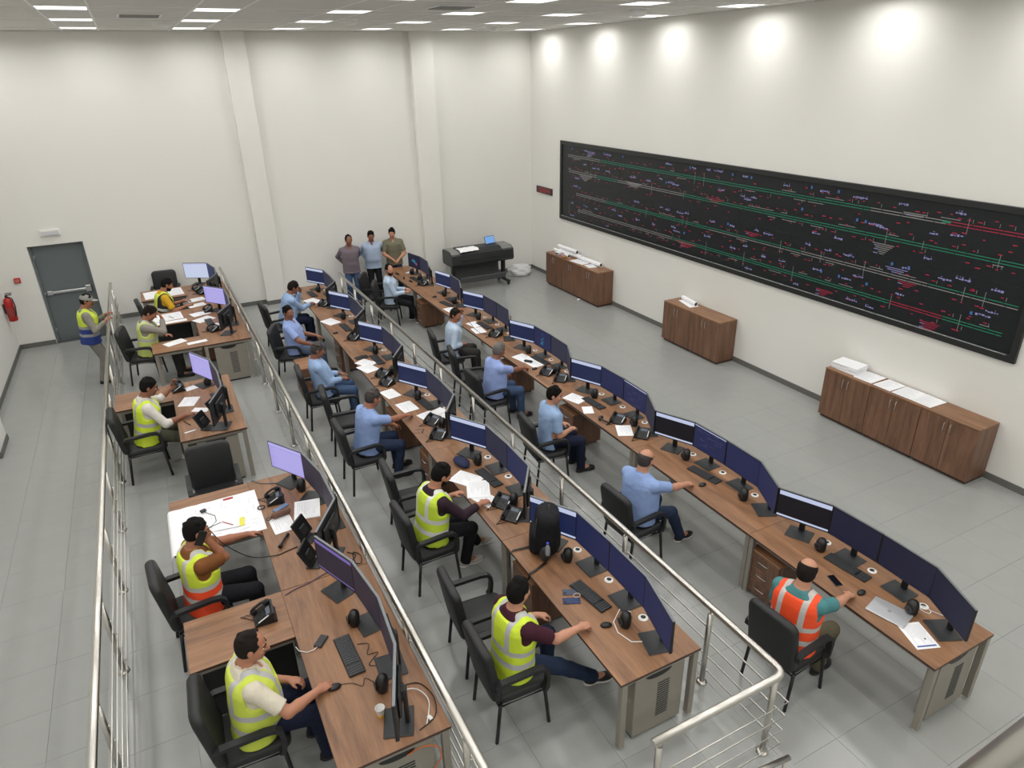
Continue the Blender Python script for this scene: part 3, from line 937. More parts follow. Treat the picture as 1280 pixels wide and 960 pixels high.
def screen_mesh(kind):
    b = MB()
    w, h = MW / 2 - .008, MH / 2 - .008
    def q(y0, y1, z0, z1, mi, x=-.0135):
        b.cur = mi
        b.quad((x, y1, SH + z0), (x, y0, SH + z0), (x, y0, SH + z1), (x, y1, SH + z1))
    if kind == 'bars':
        q(-w, w, -h + .03, h - .05, 1); q(-w, w, h - .05, h, 0); q(-w, w, -h + .008, -h + .03, 0); q(-w, w, -h, -h + .008, 1)
        return b.mesh('screen', [G_BAR, G_NAVY])
    if kind == 'barsdark':
        q(-w, w, -h + .028, h - .052, 1); q(-w, w, h - .052, h - .004, 0); q(-w, w, h - .004, h, 1); q(-w, w, -h + .006, -h + .028, 0); q(-w, w, -h, -h + .006, 1)
        return b.mesh('screen', [G_BAR, G_DNAVY])
    if kind == 'violet':
        q(-w, w, -h + .02, h - .045, 1); q(-w, w, h - .045, h - .01, 0); q(-w, w, h - .01, h, 1); q(-w, w, -h + .008, -h + .02, 0); q(-w, w, -h, -h + .008, 1)
        return b.mesh('screen', [G_VBAR, G_PLUM])
    if kind == 'lines':
        q(-w, w, -h, h, 0)
        r = random.Random(3)
        for i in range(26):
            y, z, L = r.uniform(-w + .06, w - .06), r.uniform(-h + .03, h - .03), r.uniform(.02, .10)
            q(y - L / 2, min(w, y + L / 2), z, z + .003, 1, -.0139)
        q(-w, w, h - .014, h - .004, 2, -.0139)
        return b.mesh('screen', [G_BLUE, G_DIMLINE, G_BAR])
    if kind == 'glyphs':
        q(-w, w, -h, h, 0)
        r = random.Random(9)
        for i in range(22):
            y, z = r.uniform(-.06, .02), r.uniform(-.1, .1)
            q(y, y + r.uniform(.01, .04), z, z + .008, 1, -.0139)
        return b.mesh('screen', [G_BLUE, G_TEAL])
    if kind == 'picture':
        q(-w, w, -h, h, 0)
        for i in range(9):
            q(-.06 + .02 * i, -.048 + .02 * i, -.05 + .006 * i, .05 - .008 * abs(i - 4), 1, -.0139)
        q(-.12, -.07, -.08, -.02, 2, -.0139)
        return b.mesh('screen', [G_NIGHT, G_TEAL, G_PINK])
    q(-w, w, -h, h, 0)
    if kind == 'pale':
        q(-w, w, h - .02, h - .012, 1, -.0139)
        return b.mesh('screen', [G_PALE, G_LILACS])
    if kind == 'lilac':
        q(-w, w, h - .026, h - .018, 1, -.0139)
        for i in range(10):
            q(-w + .02, w - .05 - .02 * (i % 3), -h + .03 + .024 * i, -h + .033 + .024 * i, 1, -.0139)
        return b.mesh('screen', [G_LILACS, G_PALE])
    return b.mesh('screen', [{'night': G_NIGHT, 'slate': G_SLATE, 'blue': G_BLUE, 'plum': G_PLUM}[kind]])
SCREENS = {k: screen_mesh(k) for k in ('bars', 'barsdark', 'violet', 'lines', 'glyphs', 'picture', 'pale', 'lilac', 'night', 'slate', 'blue', 'plum')}
b = MB()
b.box(-.012, .010, -MW / 2, MW / 2, SH - MH / 2, SH + MH / 2, .004)
b.box(.010, .034, -.15, .15, SH - .10, SH + .10, .012)
ME_HOUS = b.mesh('housing', M_SHELL)
b = MB()
for y0, y1, z0, z1 in ((-MW / 2, MW / 2, SH + MH / 2 - .007, SH + MH / 2 - .0005), (-MW / 2, MW / 2, SH - MH / 2 + .0005, SH - MH / 2 + .007), (-MW / 2, -MW / 2 + .007, SH - MH / 2, SH + MH / 2), (MW / 2 - .007, MW / 2, SH - MH / 2, SH + MH / 2)):
    b.box(-.0155, -.010, y0, y1, z0, z1, .001)
ME_BEZ = b.mesh('bezel', M_BLACK)
ME_EDGE = MB().box(-.011, .009, -MW / 2 + .003, MW / 2 - .003, SH + MH / 2 - .001, SH + MH / 2 + .0015).mesh('top_edge', M_SILVER)
b = MB()
b.box(.036, .068, -.030, .030, .012, SH + .03, .008)
b.box(.020, .05, -.04, .04, SH - .04, SH + .04, .006)
ME_NECK = b.mesh('stand_neck', M_BLACK)
ME_BASE = MB().box(-.115, .095, -.125, .125, 0, .011, .005).mesh('stand_base', M_DARK)
def monitor(pa, pb, zd, kind, label, group, kick=0.0):
    """pa, pb: ends of the panel's top edge in plan; the screen faces the sitter's side"""
    (xa, ya), (xb, yb) = pa, pb
    cx, cy = (xa + xb) / 2, (ya + yb) / 2
    yaw = math.atan2(ya - yb, xa - xb) - pi / 2           # local +y runs from pb to pa
    t = thing('monitor', label, 'monitor', (cx, cy, zd), yaw, group)
    h = link('housing', ME_HOUS, t)
    link('top_edge', ME_EDGE, h); link('bezel', ME_BEZ, h)
    link('screen', SCREENS[kind], t)
    link('stand_neck', ME_NECK, t); link('stand_base', ME_BASE, t)
    return t
ORD = ('first', 'second', 'third', 'fourth')
def station(pts, zd, kinds, who, group):
    for i in range(len(pts) - 1):
        extra = {'bars': ' with white bars', 'barsdark': ' with white bars', 'lilac': ' with a lilac screen', 'pale': ' with a pale glowing screen', 'violet': ' with violet bars', 'picture': ' showing a blue picture'}.get(kinds[i], '')
        lb = '%s monitor from the far end%s, facing %s' % (ORD[i], extra, who if len(extra.split()) + len(who.split()) < 10 else who.replace(' in pale blue', ''))
        monitor(pts[i], pts[i + 1], zd, kinds[i], lb, group)
GC, GB, GA = 'monitors along the lower row', 'monitors along the middle row', 'monitors along the upper row'
CO = [(-4.185, 2.03), (-3.965, 1.545), (-3.945, 1.0), (-3.96, .465), (-4.185, .005)]
C_K = [['barsdark', 'night', 'night', 'night'], ['barsdark', 'lines', 'blue', 'blue'], ['bars', 'blue', 'lines', 'slate'], ['bars', 'glyphs', 'slate', 'slate'], ['bars', 'slate', 'slate', 'slate'], ['bars', 'slate', 'slate'], ['picture', 'slate', 'slate']]
for k in range(7):
    if k < 5: pts = CO
    elif k == 5: pts = [(-4.09, 1.72), (-3.95, 1.20), (-3.97, .67), (-4.15, .17)]
    else: pts = [(-4.07, 1.50), (-3.96, .98), (-3.97, .45), (-4.13, -.06)]
    station([(x, YC0 + UL * k + y) for x, y in pts], .75, C_K[k], C_WHO[k], GC)
BO = [(-6.655, 1.98), (-6.385, 1.52), (-6.368, .99), (-6.385, .46), (-6.66, 0.0)]
BO1 = [(-6.645, 2.0), (-6.385, 1.54), (-6.368, 1.01), (-6.375, .48), (-6.51, -.03)]
B_K = [['bars', 'blue', 'blue', 'blue'], ['bars', 'slate', 'blue', 'blue'], ['bars', 'slate', 'slate', 'slate'], ['bars', 'slate', 'slate', 'slate'], ['bars', 'slate', 'slate', 'slate'], ['bars', 'slate', 'slate', 'slate']]
for k in range(6):
    station([(x, YB0 + UL * k + y - (.07 if (k > 1 and y > .7) else 0) + (.05 if (k > 0 and y < .2) else 0)) for x, y in (BO1 if k == 0 else BO)], ZB + .75, B_K[k], B_WHO[k], GB)
station([(-8.72, -11.76), (-8.525, -12.255), (-8.463, -12.78), (-8.505, -13.30), (-8.685, -13.80)][:5], ZA + .75, ['violet', 'plum', 'plum', 'plum'], A_WHO[0], GA)
station([(-8.775, -9.77), (-8.506, -10.225), (-8.42, -10.74), (-8.42, -11.27), (-8.70, -11.712)], ZA + .75, ['lilac', 'plum', 'plum', 'plum'], A_WHO[1], GA)
station([(-9.33, -6.42), (-9.10, -6.90), (-9.05, -7.42), (-9.06, -7.95), (-9.25, -8.42)], ZA + .75, ['lilac', 'plum', 'plum', 'plum'], A_WHO[2], GA)
station([(-8.80, -2.80), (-8.48, -3.22), (-8.47, -3.75), (-8.50, -4.27), (-8.74, -4.72)], ZA + .75, ['lilac', 'slate', 'plum', 'plum'], A_WHO[3], GA)
station([(-9.02, -.70), (-8.56, -.97), (-8.46, -1.49), (-8.48, -2.01), (-8.70, -2.47)], ZA + .75, ['pale', 'blue', 'slate', 'slate'], A_WHO[4], GA)

# ------------------------------------------------------------------ chairs
def cushion(b, w, h, t, r, e, M, n=5, m=6, bow=0.0):
    """padded slab: rounded w x h outline in local y-z, thickness t along x"""
    rings = []
    for i in range(m + 1):
        a = -pi / 2 + pi * i / m
        x = t / 2 * sin(a)
        ins = e * (1 - cos(a))
        p = rounded(-w / 2 + ins, w / 2 - ins, -h / 2 + ins, h / 2 - ins, max(.01, r - ins * .6), n)
        rings.append([(x + bow * (2 * y / w) ** 2, y, z) for y, z in p])
    k = len(rings[0])
    vs = [M @ Vector(v) for ring in rings for v in ring]
    fs = [tuple(range(k))[::-1], tuple(range(m * k, (m + 1) * k))]
    for i in range(m):
        for j in range(k):
            j2 = (j + 1) % k
            fs.append((i * k + j, i * k + j2, (i + 1) * k + j2, (i + 1) * k + j))
    b.add(vs, fs, True)
def band(b, path, w, t, yc):
    """flat strap following an x-z path, w wide in y, t thick"""
    vs, fs = [], []
    P = [Vector((x, 0, z)) for x, z in path]
    for i, p in enumerate(P):
        a = P[max(0, i - 1)]; c = P[min(len(P) - 1, i + 1)]
        d = (c - a).normalized()
        nn = Vector((-d.z, 0, d.x))
        for s, u in ((-1, -1), (1, -1), (1, 1), (-1, 1)):
            q = p + nn * (t / 2 * u)
            vs.append((q.x, yc + s * w / 2, q.z))
    for i in range(len(P) - 1):
        for k in range(4):
            k2 = (k + 1) % 4
            fs.append((i * 4 + k, i * 4 + k2, (i + 1) * 4 + k2, (i + 1) * 4 + k))
    fs.append((0, 3, 2, 1)); o = (len(P) - 1) * 4
    fs.append((o, o + 1, o + 2, o + 3))
    b.add(vs, fs, False)
def chair_proto():
    t = thing('office_chair', 'x', 'chair', (0, 0, 0), 0, 'black padded visitor chairs')
    b = MB(); cushion(b, .48, .49, .085, .07, .03, Mt(.02, 0, .43, 0, R(90)))
    b.build('seat', M_CHAIR, t)
    b = MB(); cushion(b, .50, .57, .085, .085, .03, Mt(-.265, 0, .70, 0, R(-9)), bow=.015)
    bk = b.build('backrest', M_CHAIR, t)
    for s in (-1, 1):
        b = MB()
        band(b, [(-.24, .60), (-.235, .645), (-.20, .665), (.10, .675), (.17, .665), (.205, .63), (.215, .56), (.205, .46), (.18, .42)], .055, .034, s * .265)
        arm = b.build('armrest', M_CHAIR, t)
        b = MB(); b.tube([(.20, s * .235, .415), (.235, s * .25, .0)], .016, 8); b.build('leg', M_CHAIRF, t)
        b = MB(); b.tube([(-.20, s * .235, .415), (-.25, s * .245, .0)], .016, 8); b.build('leg', M_CHAIRF, t)
    b = MB()
    b.tube([(-.21, -.235, .385), (.20, -.235, .385), (.20, .235, .385), (-.21, .235, .385)], .011, 8, closed=True)
    b.build('seat_frame', M_CHAIRF, t)
    return t
chair0 = chair_proto()
chair_first = [True]
def chair(x, y, z, yaw, label):
    if chair_first[0]:
        chair_first[0] = False
        o = chair0
        o.location = (x, y, z); o.rotation_euler = (0, 0, yaw)
    else:
        o = dup(chair0, (x, y, z), yaw)
    o['label'] = label
    return o
# empty chairs
chair(-9.40, -9.32, ZA, R(-90), 'empty black chair pushed up behind the large drawing')
chair(-9.46, -.42, ZA, R(-95), 'black chair by the back wall behind the man in mustard')
chair(-7.46, -12.42, ZB, R(-4), 'empty black chair beside the man near the backpack')
chair(-7.34, -10.30, ZB, R(-4), 'empty black chair beyond the black-bearded man')
chair(-7.48, -7.86, ZB, R(-8), 'empty black chair between two men in blue in the middle row')
chair(-5.12, -6.98, 0, R(-12), 'empty black chair behind the grey-haired man in the lower row')
chair(-5.13, -1.72, 0, R(-35), 'empty black chair below the standing men, behind the bearded man')

# ------------------------------------------------------------------ people: signed-distance figures meshed with surface nets
def surface_net(F, o, h):
    """F sampled on a grid with origin o and step h; returns vertices and quads of the zero surface"""
    nx, ny, nz = F.shape
    S = F < 0
    c = S[:-1, :-1, :-1].astype(np.int8)
    tot = np.zeros((nx - 1, ny - 1, nz - 1), np.int8)
    for i in (0, 1):
        for j in (0, 1):
            for k in (0, 1):
                tot += S[i:nx - 1 + i, j:ny - 1 + j, k:nz - 1 + k]
    act = (tot > 0) & (tot < 8)
    idx = -np.ones(act.shape, np.int64)
    cells = np.argwhere(act)
    idx[act] = np.arange(len(cells))
    acc = np.zeros((len(cells), 3)); cnt = np.zeros(len(cells))
    I, J, K = cells.T
    corners = [(i, j, k) for i in (0, 1) for j in (0, 1) for k in (0, 1)]
    vals = {q: F[I + q[0], J + q[1], K + q[2]] for q in corners}
    for a in corners:
        for ax in range(3):
            if a[ax]: continue
            b_ = list(a); b_[ax] = 1; b_ = tuple(b_)
            va, vb = vals[a], vals[b_]
            m = (va < 0) != (vb < 0)
            if not m.any(): continue
            t = va[m] / (va[m] - vb[m])
            p = np.tile(np.array(a, float), (m.sum(), 1))
            p[:, ax] += t
            acc[m] += p; cnt[m] += 1
    V = (cells + acc / cnt[:, None]) * h + o
    quads = []
    for ax in range(3):
        sl0 = [slice(None)] * 3; sl1 = [slice(None)] * 3
        sl0[ax] = slice(0, -1); sl1[ax] = slice(1, None)
        a, b_ = S[tuple(sl0)], S[tuple(sl1)]
        u, w = [(1, 2), (2, 0), (0, 1)][ax]
        e = np.argwhere(a != b_)
        if not len(e): continue
        ok = (e[:, u] > 0) & (e[:, w] > 0) & (e[:, u] < F.shape[u] - 1) & (e[:, w] < F.shape[w] - 1)
        e = e[ok]
        inside = a[tuple(e.T)]
        def at(du, dw):
            q = e.copy(); q[:, u] += du; q[:, w] += dw
            return idx[tuple(q.T)]
        q4 = np.stack([at(-1, -1), at(0, -1), at(0, 0), at(-1, 0)], 1)
        q4[~inside] = q4[~inside][:, ::-1]
        quads.append(q4)
    Q = np.concatenate(quads) if quads else np.zeros((0, 4), int)
    Q = Q[(Q >= 0).all(1)]
    return V, Q

class SDF:
    """smooth union of primitives, then cuts; each primitive only touches its own box"""
    def __init__(s):
        s.prims, s.cuts = [], []
    def cone(s, a, b, ra, rb, k=.02):
        s.prims.append(('cone', np.array(a, float), np.array(b, float), ra, rb, k)); return s
    def ell(s, c, r, A=None, k=.02):
        s.prims.append(('ell', np.array(c, float), np.array(r, float), np.eye(3) if A is None else A, None, k)); return s
    def loft(s, o, A, prof, k=.02):
        """prof rows: z, half width (y), half depth (x), forward shift; A rows = local axes x (front), y (left), z (up)"""
        s.prims.append(('loft', np.array(o, float), np.array(prof, float), A, None, k)); return s
    def sub_cone(s, a, b, ra, rb, k=.008):
        s.cuts.append(('cone', np.array(a, float), np.array(b, float), ra, rb, k)); return s
    def sub_ell(s, c, r, A=None, k=.008):
        s.cuts.append(('ell', np.array(c, float), np.array(r, float), np.eye(3) if A is None else A, None, k)); return s
    def half(s, p, n):
        """keep the side n points away from"""
        s.cuts.append(('half', np.array(p, float), np.array(n, float) / np.linalg.norm(n), 0, 0, 0)); return s
    def keep_half_near(s, p, n, rad):
        """flat cut that only acts within rad of p (a sleeve end)"""
        s.cuts.append(('disc', np.array(p, float), np.array(n, float) / np.linalg.norm(n), rad, 0, 0)); return s
    @staticmethod
    def bounds(p):
        if p[0] == 'cone':
            r = max(p[3], p[4])
            return np.minimum(p[1], p[2]) - r, np.maximum(p[1], p[2]) + r
        if p[0] == 'ell':
            r = np.sqrt(((p[3] * p[2][:, None]) ** 2).sum(0))
            return p[1] - r, p[1] + r
        pr = p[2]; A = p[3]
        pts = []
        for z, w, d, f in pr:
            for sx in (-1, 1):
                for sy in (-1, 1):
                    pts.append(p[1] + A[0] * (f + sx * d) + A[1] * (sy * w) + A[2] * z)
        pts = np.array(pts)
        return pts.min(0) - .02, pts.max(0) + .02
    @staticmethod
    def dist(p, P):
        if p[0] == 'cone':
            a, b_, ra, rb = p[1], p[2], p[3], p[4]
            d = b_ - a
            L2 = float(d @ d) + 1e-12
            t = np.clip(((P - a) @ d) / L2, 0, 1)
            return np.linalg.norm(P - a - t[..., None] * d, axis=-1) - (ra + (rb - ra) * t)
        if p[0] == 'ell':
            q = (P - p[1]) @ p[3].T
            k0 = np.linalg.norm(q / p[2], axis=-1)
            k1 = np.linalg.norm(q / p[2] ** 2, axis=-1) + 1e-9
            return k0 * (k0 - 1) / k1
        if p[0] == 'loft':
            q = (P - p[1]) @ p[3].T
            pr = p[2]
            z = q[..., 2]
            w = np.interp(z, pr[:, 0], pr[:, 1]); d = np.interp(z, pr[:, 0], pr[:, 2]); f = np.interp(z, pr[:, 0], pr[:, 3])
            x = q[..., 0] - f; y = q[..., 1]
            r = (np.abs(x / d) ** 2.4 + np.abs(y / w) ** 2.4) ** (1 / 2.4)
            e = (r - 1) * np.minimum(w, d)
            zo = np.maximum(pr[0, 0] - z, z - pr[-1, 0])
            return np.maximum(e, zo)
        if p[0] == 'half':
            return -((P - p[1]) @ p[2])
        if p[0] == 'disc':
            hh = (P - p[1]) @ p[2]
            rr = np.linalg.norm(P - p[1] - hh[..., None] * p[2], axis=-1)
            return np.maximum(np.maximum(-hh, rr - p[3]), hh - .35)
    def mesh(s, h):
        lo = np.min([s.bounds(p)[0] for p in s.prims], 0) - 2.5 * h
        hi = np.max([s.bounds(p)[1] for p in s.prims], 0) + 2.5 * h
        n = np.ceil((hi - lo) / h).astype(int) + 1
        F = np.full(n, .08)
        ax = [lo[i] + h * np.arange(n[i]) for i in range(3)]
        for p in s.prims:
            k = p[5]
            a, b_ = s.bounds(p)
            m = 2.2 * h + k
            i0 = np.clip(np.floor((a - m - lo) / h).astype(int), 0, n - 1)
            i1 = np.clip(np.ceil((b_ + m - lo) / h).astype(int) + 1, 1, n)
            sl = tuple(slice(i0[i], i1[i]) for i in range(3))
            G = np.stack(np.meshgrid(*[ax[i][sl[i]] for i in range(3)], indexing='ij'), -1)
            d = s.dist(p, G)
            e = F[sl]
            if k > 0:
                t = np.clip(.5 + .5 * (e - d) / k, 0, 1)
                F[sl] = e * (1 - t) + d * t - k * t * (1 - t)
            else:
                F[sl] = np.minimum(e, d)
        if s.cuts:
            near = F < .05
            P = np.stack([ax[0][np.nonzero(near)[0]], ax[1][np.nonzero(near)[1]], ax[2][np.nonzero(near)[2]]], -1)
            v = F[near]
            for p in s.cuts:
                d = s.dist(p, P)
                v = np.maximum(v, -d)
            F[near] = v
        F[0], F[-1] = .08, .08
        F[:, 0], F[:, -1] = .08, .08
        F[:, :, 0], F[:, :, -1] = .08, .08
        return surface_net(F, lo, h)

def np_mesh(name, parts, mats, attr=None):
    """parts: list of (V, Q, material index)"""
    me = bpy.data.meshes.new(name)
    V = np.concatenate([p[0] for p in parts])
    off = 0; Qs = []; mi = []
    for v, q, m in parts:
        Qs.append(q + off); off += len(v)
        mi.append(np.full(len(q), m) if np.isscalar(m) else m)
    Q = np.concatenate(Qs); mi = np.concatenate(mi)
    me.vertices.add(len(V)); me.vertices.foreach_set('co', V.astype(np.float32).ravel())
    me.loops.add(Q.size); me.loops.foreach_set('vertex_index', Q.astype(np.int32).ravel())
    me.polygons.add(len(Q))
    me.polygons.foreach_set('loop_start', np.arange(0, Q.size, 4, dtype=np.int32))
    me.polygons.foreach_set('material_index', mi.astype(np.int32))
    me.polygons.foreach_set('use_smooth', np.ones(len(Q), bool))
    for m in mats: me.materials.append(m)
    if attr is not None:
        a = me.attributes.new('torso', 'FLOAT_VECTOR', 'POINT')
        a.data.foreach_set('vector', attr.astype(np.float32).ravel())
    me.update(calc_edges=True)
    me.validate()
    return me

def skin(rgb):
    return mat('skin_%d_%d_%d' % rgb, rgb, .55, noise=.05, nscale=18, bump=.05, bscale=90)
def cloth(name, rgb, n=.08, rough=.85):
    return mat(name, rgb, rough, noise=n, nscale=16, bump=.55, bscale=15, spec=.2, bdist=.02)
def vest_mat(name, top, low=None, zsplit=.16, band=(205, 205, 205), bands=(.08, .21), braces=True, trim=None, side=None):
    """hi-vis cloth; bands in the torso's own height, read from the mesh attribute"""
    if name in MATS: return MATS[name]
    q = NT(name)
    at = q.n('ShaderNodeAttribute', attribute_name='torso')
    sp = q.n('ShaderNodeSeparateXYZ'); q.l(at.outputs['Vector'], sp.inputs[0])
    X, Y, Z = sp.outputs
    ay = q.math('ABSOLUTE', Y)
    nz = q.n('ShaderNodeTexNoise', Scale=9.0, Detail=3.0)
    tc = q.n('ShaderNodeTexCoord'); q.l(tc.outputs['Object'], nz.inputs['Vector'])
    wob = q.math('MULTIPLY', q.math('SUBTRACT', nz.outputs[0], .5), .03)
    Zw = q.math('ADD', Z, wob)
    col = lin(top)
    if low:
        col = q.mix(q.math('LESS_THAN', Zw, zsplit), lin(top), lin(low))
    if side:
        col = q.mix(q.math('GREATER_THAN', ay, .145), col, lin(side))
    m = None
    for zb in bands:
        e = q.math('LESS_THAN', q.math('ABSOLUTE', q.math('SUBTRACT', Zw, zb)), .026)
        m = e if m is None else q.math('MAXIMUM', m, e)
    if braces:
        e = q.math('MULTIPLY', q.math('LESS_THAN', q.math('ABSOLUTE', q.math('SUBTRACT', ay, .105)), .024), q.math('GREATER_THAN', Zw, max(bands)))
        m = q.math('MAXIMUM', m, e)
    col = q.mix(m, col, lin(band))
    if trim:
        e = q.math('MULTIPLY', q.math('LESS_THAN', ay, .012), q.math('GREATER_THAN', X, 0))
        col = q.mix(e, col, lin(trim))
    q.l(col, q.b.inputs['Base Color'])
    q.b.inputs['Roughness'].default_value = .7
    bp = q.n('ShaderNodeBump', Strength=.5, Distance=.02)
    q.l(nz.outputs[0], bp.inputs['Height']); q.l(bp.outputs[0], q.b.inputs['Normal'])
    MATS[name] = q.m
    return q.m

M_HAIRB = mat('hair_black', (15, 13, 12), .85, spec=.2, noise=.25, nscale=60, bump=.5, bscale=180)
M_HAIRD = mat('hair_dark_brown', (30, 24, 21), .85, spec=.2, noise=.25, nscale=60, bump=.5, bscale=180)
M_HAIRG = mat('hair_grey', (98, 94, 92), .6, noise=.3, nscale=60, bump=.5, bscale=180)
M_HAIRS = mat('hair_grizzled', (58, 52, 50), .6, noise=.35, nscale=60, bump=.5, bscale=180)
M_EYEW = mat('eye_white', (214, 208, 200), .3, noise=.02)
M_EYED = mat('eye_iris', (36, 24, 18), .25, noise=.05)
M_LIP = mat('lip', (140, 84, 74), .5, noise=.06)
M_SHOEB = mat('shoe_black', (26, 26, 28), .5, noise=.1)
M_SOLEW = mat('sole_white', (214, 212, 206), .6, noise=.04)
M_SOLEB = mat('sole_dark', (36, 34, 33), .6, noise=.06)

def nrm(v):
    v = np.array(v, float); return v / (np.linalg.norm(v) + 1e-12)
def ik(a, t, l1, l2, pole):
    a, t = np.array(a, float), np.array(t, float)
    d = t - a
    D = np.linalg.norm(d)
    if D > (l1 + l2) * .995:
        t = a + d / D * (l1 + l2) * .995; d = t - a; D = np.linalg.norm(d)
    D = max(D, .08)
    u = d / np.linalg.norm(d)
    x = (l1 * l1 - l2 * l2 + D * D) / (2 * D)
    hgt = math.sqrt(max(0, l1 * l1 - x * x))
    p = np.array(pole, float); p = nrm(p - u * (p @ u))
    return a + u * x + p * hgt, t

def hand_sdf(S, wrist, d, nrmal, thumb, curl, k=.006):
    """palm and five fingers; d = wrist to knuckles, nrmal = back of the hand, thumb = thumb side"""
    d = nrm(d); n = np.array(nrmal, float); n = nrm(n - d * (n @ d))
    s = np.cross(d, n)
    if s @ np.array(thumb, float) < 0: s = -s
    w = np.array(wrist, float)
    A = np.array([d, s, n])
    S.ell(w + d * .045, (.052, .040, .0165), A, .012)
    S.cone(w - d * .02, w + d * .02, .026, .024, .014)
    S.cone(w + d * .015 + s * .022, w + d * .045 + s * .030 - n * .004, .016, .013, .01)
    tb = w + d * .022 + s * .030
    td = nrm(d * .75 + s * .62 - n * .25 * (1 + curl))
    t1 = tb + td * .034
    t2 = t1 + nrm(td + d * .5 - s * .55 * curl - n * .3 * curl) * .028
    S.cone(tb, t1, .0125, .0105, k); S.cone(t1, t2, .0102, .0085, k)
    for i, (off, L) in enumerate(((.027, .070), (.009, .078), (-.009, .073), (-.026, .058))):
        a = w + d * (.086 - .004 * abs(i - 1.2)) + s * off
        ang = .20 + .95 * curl
        f = d + s * (off * 1.6)
        q, acc = a, 0
        for j, fr in enumerate((.46, .31, .23)):
            acc += ang * (1.0 if j else .8)
            v = nrm(nrm(f) * cos(acc) - n * sin(acc))
            r0 = .0092 - .0009 * j
            S.cone(q, q + v * L * fr, r0, r0 - .0009, .004)
            q = q + v * L * fr

PEOPLE = []
def person(name_label, hip, yaw, style, lean=6, roll=0, twist=0, head=(0, 0, 0), R_=None, L_=None, rpole=None, lpole=None, feet=None, stand=False,
           zf=0.0, h=.013, rcurl=.35, lcurl=.35, rdir=None, ldir=None, rn=None, ln=None, scale=1.0):
    """hip: x, y of the hip centre (z from seat or standing height); yaw 0 = +x; head = yaw, pitch, tilt in degrees relative to the body"""
    st = style
    F = np.array([cos(R(yaw)), sin(R(yaw)), 0.]); Lf = np.array([-sin(R(yaw)), cos(R(yaw)), 0.]); U = np.array([0, 0, 1.])
    zh = zf + (.925 if stand else .575)
    fat = st.get('fat', 0.0)
    O = np.array([hip[0], hip[1], zh])
    root_p = np.array([hip[0], hip[1], zf])
    a = R(lean)
    up = U * cos(a) + F * sin(a); fw = F * cos(a) - U * sin(a)
    r_ = R(roll)
    up2 = up * cos(r_) + Lf * sin(r_); lf = Lf * cos(r_) - up * sin(r_); up = up2
    tw = R(twist)
    fw, lf = fw * cos(tw) + lf * sin(tw), lf * cos(tw) - fw * sin(tw)
    A = np.array([fw, lf, up])
    def T(x, y, z): return O + fw * x + lf * y + up * z
    wide = st.get('wide', 1.0)
    prof = [(-.14, .12, .085, -.01), (-.09, .160, .108, -.005), (0, .172, .120, 0), (.08, .163 + fat * .5, .113 + fat, fat * .8), (.17, .160 + fat * .4, .112 + fat, fat * .7), (.28, .172 + fat * .2, .118 + fat * .4, .006 + fat * .3),
            (.38, .180, .118, .004), (.43, .164, .100, -.006), (.47, .118, .080, -.015), (.505, .075, .062, -.022), (.53, .055, .055, -.02)]
    prof = [(z, w * 1.10 * wide, d * 1.13 * wide, f) for z, w, d, f in prof]
    def grown(g, z0=None, z1=None):
        p = [(z, (prof[2][1] if (z0 is not None and z < 0) else w) + g, (prof[2][2] if (z0 is not None and z < 0) else d) + g, f) for z, w, d, f in prof]
        if z0 is not None: p = [q for q in p if q[0] >= z0 - 1e-6]
        if z1 is not None: p = [q for q in p if q[0] <= z1 + 1e-6]
        return p
    SHY, SHZ = .184 * wide, .422
    sk = skin(st['skin'])
    dist_cam = np.linalg.norm(O - np.array([-9.4, -17, 5.26]))
    hh = .006 if dist_cam < 8.5 else (.0075 if dist_cam < 12 else .009)
    hv = h if dist_cam < 9 else (.0145 if dist_cam < 12.5 else .0165)
    # --- arms
    arms = {}
    for sd, tgt, pole, curl, hd, hn in ((-1, R_, rpole, rcurl, rdir, rn), (1, L_, lpole, lcurl, ldir, ln)):
        S0 = T(-.005, sd * SHY, SHZ)
        if tgt is None: tgt = T(.24, sd * .17, .02)
        if pole is None: pole = -U * 1.0 + lf * sd * .45 - fw * .5
        # the target names the palm; the wrist sits a little behind it
        tgt = np.array(tgt, float)
        e0, w0 = ik(S0, tgt, .295, .255, pole)
        dd = nrm(hd) if hd is not None else nrm(nrm(w0 - e0) + np.array([0, 0, -.05]))
        wt = tgt - dd * .06
        el, wr = ik(S0, wt, .295, .255, pole)
        if hd is None: dd = nrm(nrm(wr - el) * .8 + nrm(tgt - wr) * .5)
        nn = np.array(hn, float) if hn is not None else (U * 1.0 + lf * sd * .15)
        arms[sd] = (S0, el, wr, dd, nn, curl)
    # --- legs
    legs = {}
    for sd in (-1, 1):
        hj = O + Lf * sd * .088 + U * (-.0 if not stand else -.02)
        if stand:
            ft = (0.02, sd * .11, 0) if feet is None else feet[0 if sd < 0 else 1]
            pole = F
        else:
            ft = (.44, sd * .13, 0) if feet is None else feet[0 if sd < 0 else 1]
            pole = F * .75 + U * .75 + Lf * sd * .1
        an = root_p + F * ft[0] + Lf * ft[1] + U * (.085 + ft[2])
        kn, an = ik(hj, an, .43, .42, pole)
        fd = F if len(ft) < 4 else nrm(F * cos(R(ft[3])) + Lf * sin(R(ft[3])))
        legs[sd] = (hj, kn, an, fd)
    # --- head frame
    hy, hp, ht = [R(v) for v in head]
    neck0 = T(-.02, 0, .50)
    hf = fw * cos(hy) + lf * sin(hy)
    hf = nrm(hf * cos(hp) - up * sin(hp)) if True else hf
    hu = nrm((up * .75 + U * .25) - hf * ((up * .75 + U * .25) @ hf))
    hl = np.cross(hu, hf)
    hu = nrm(hu * cos(ht) + hl * sin(ht)); hl = np.cross(hu, hf)
    HA = np.array([hf, hl, hu])
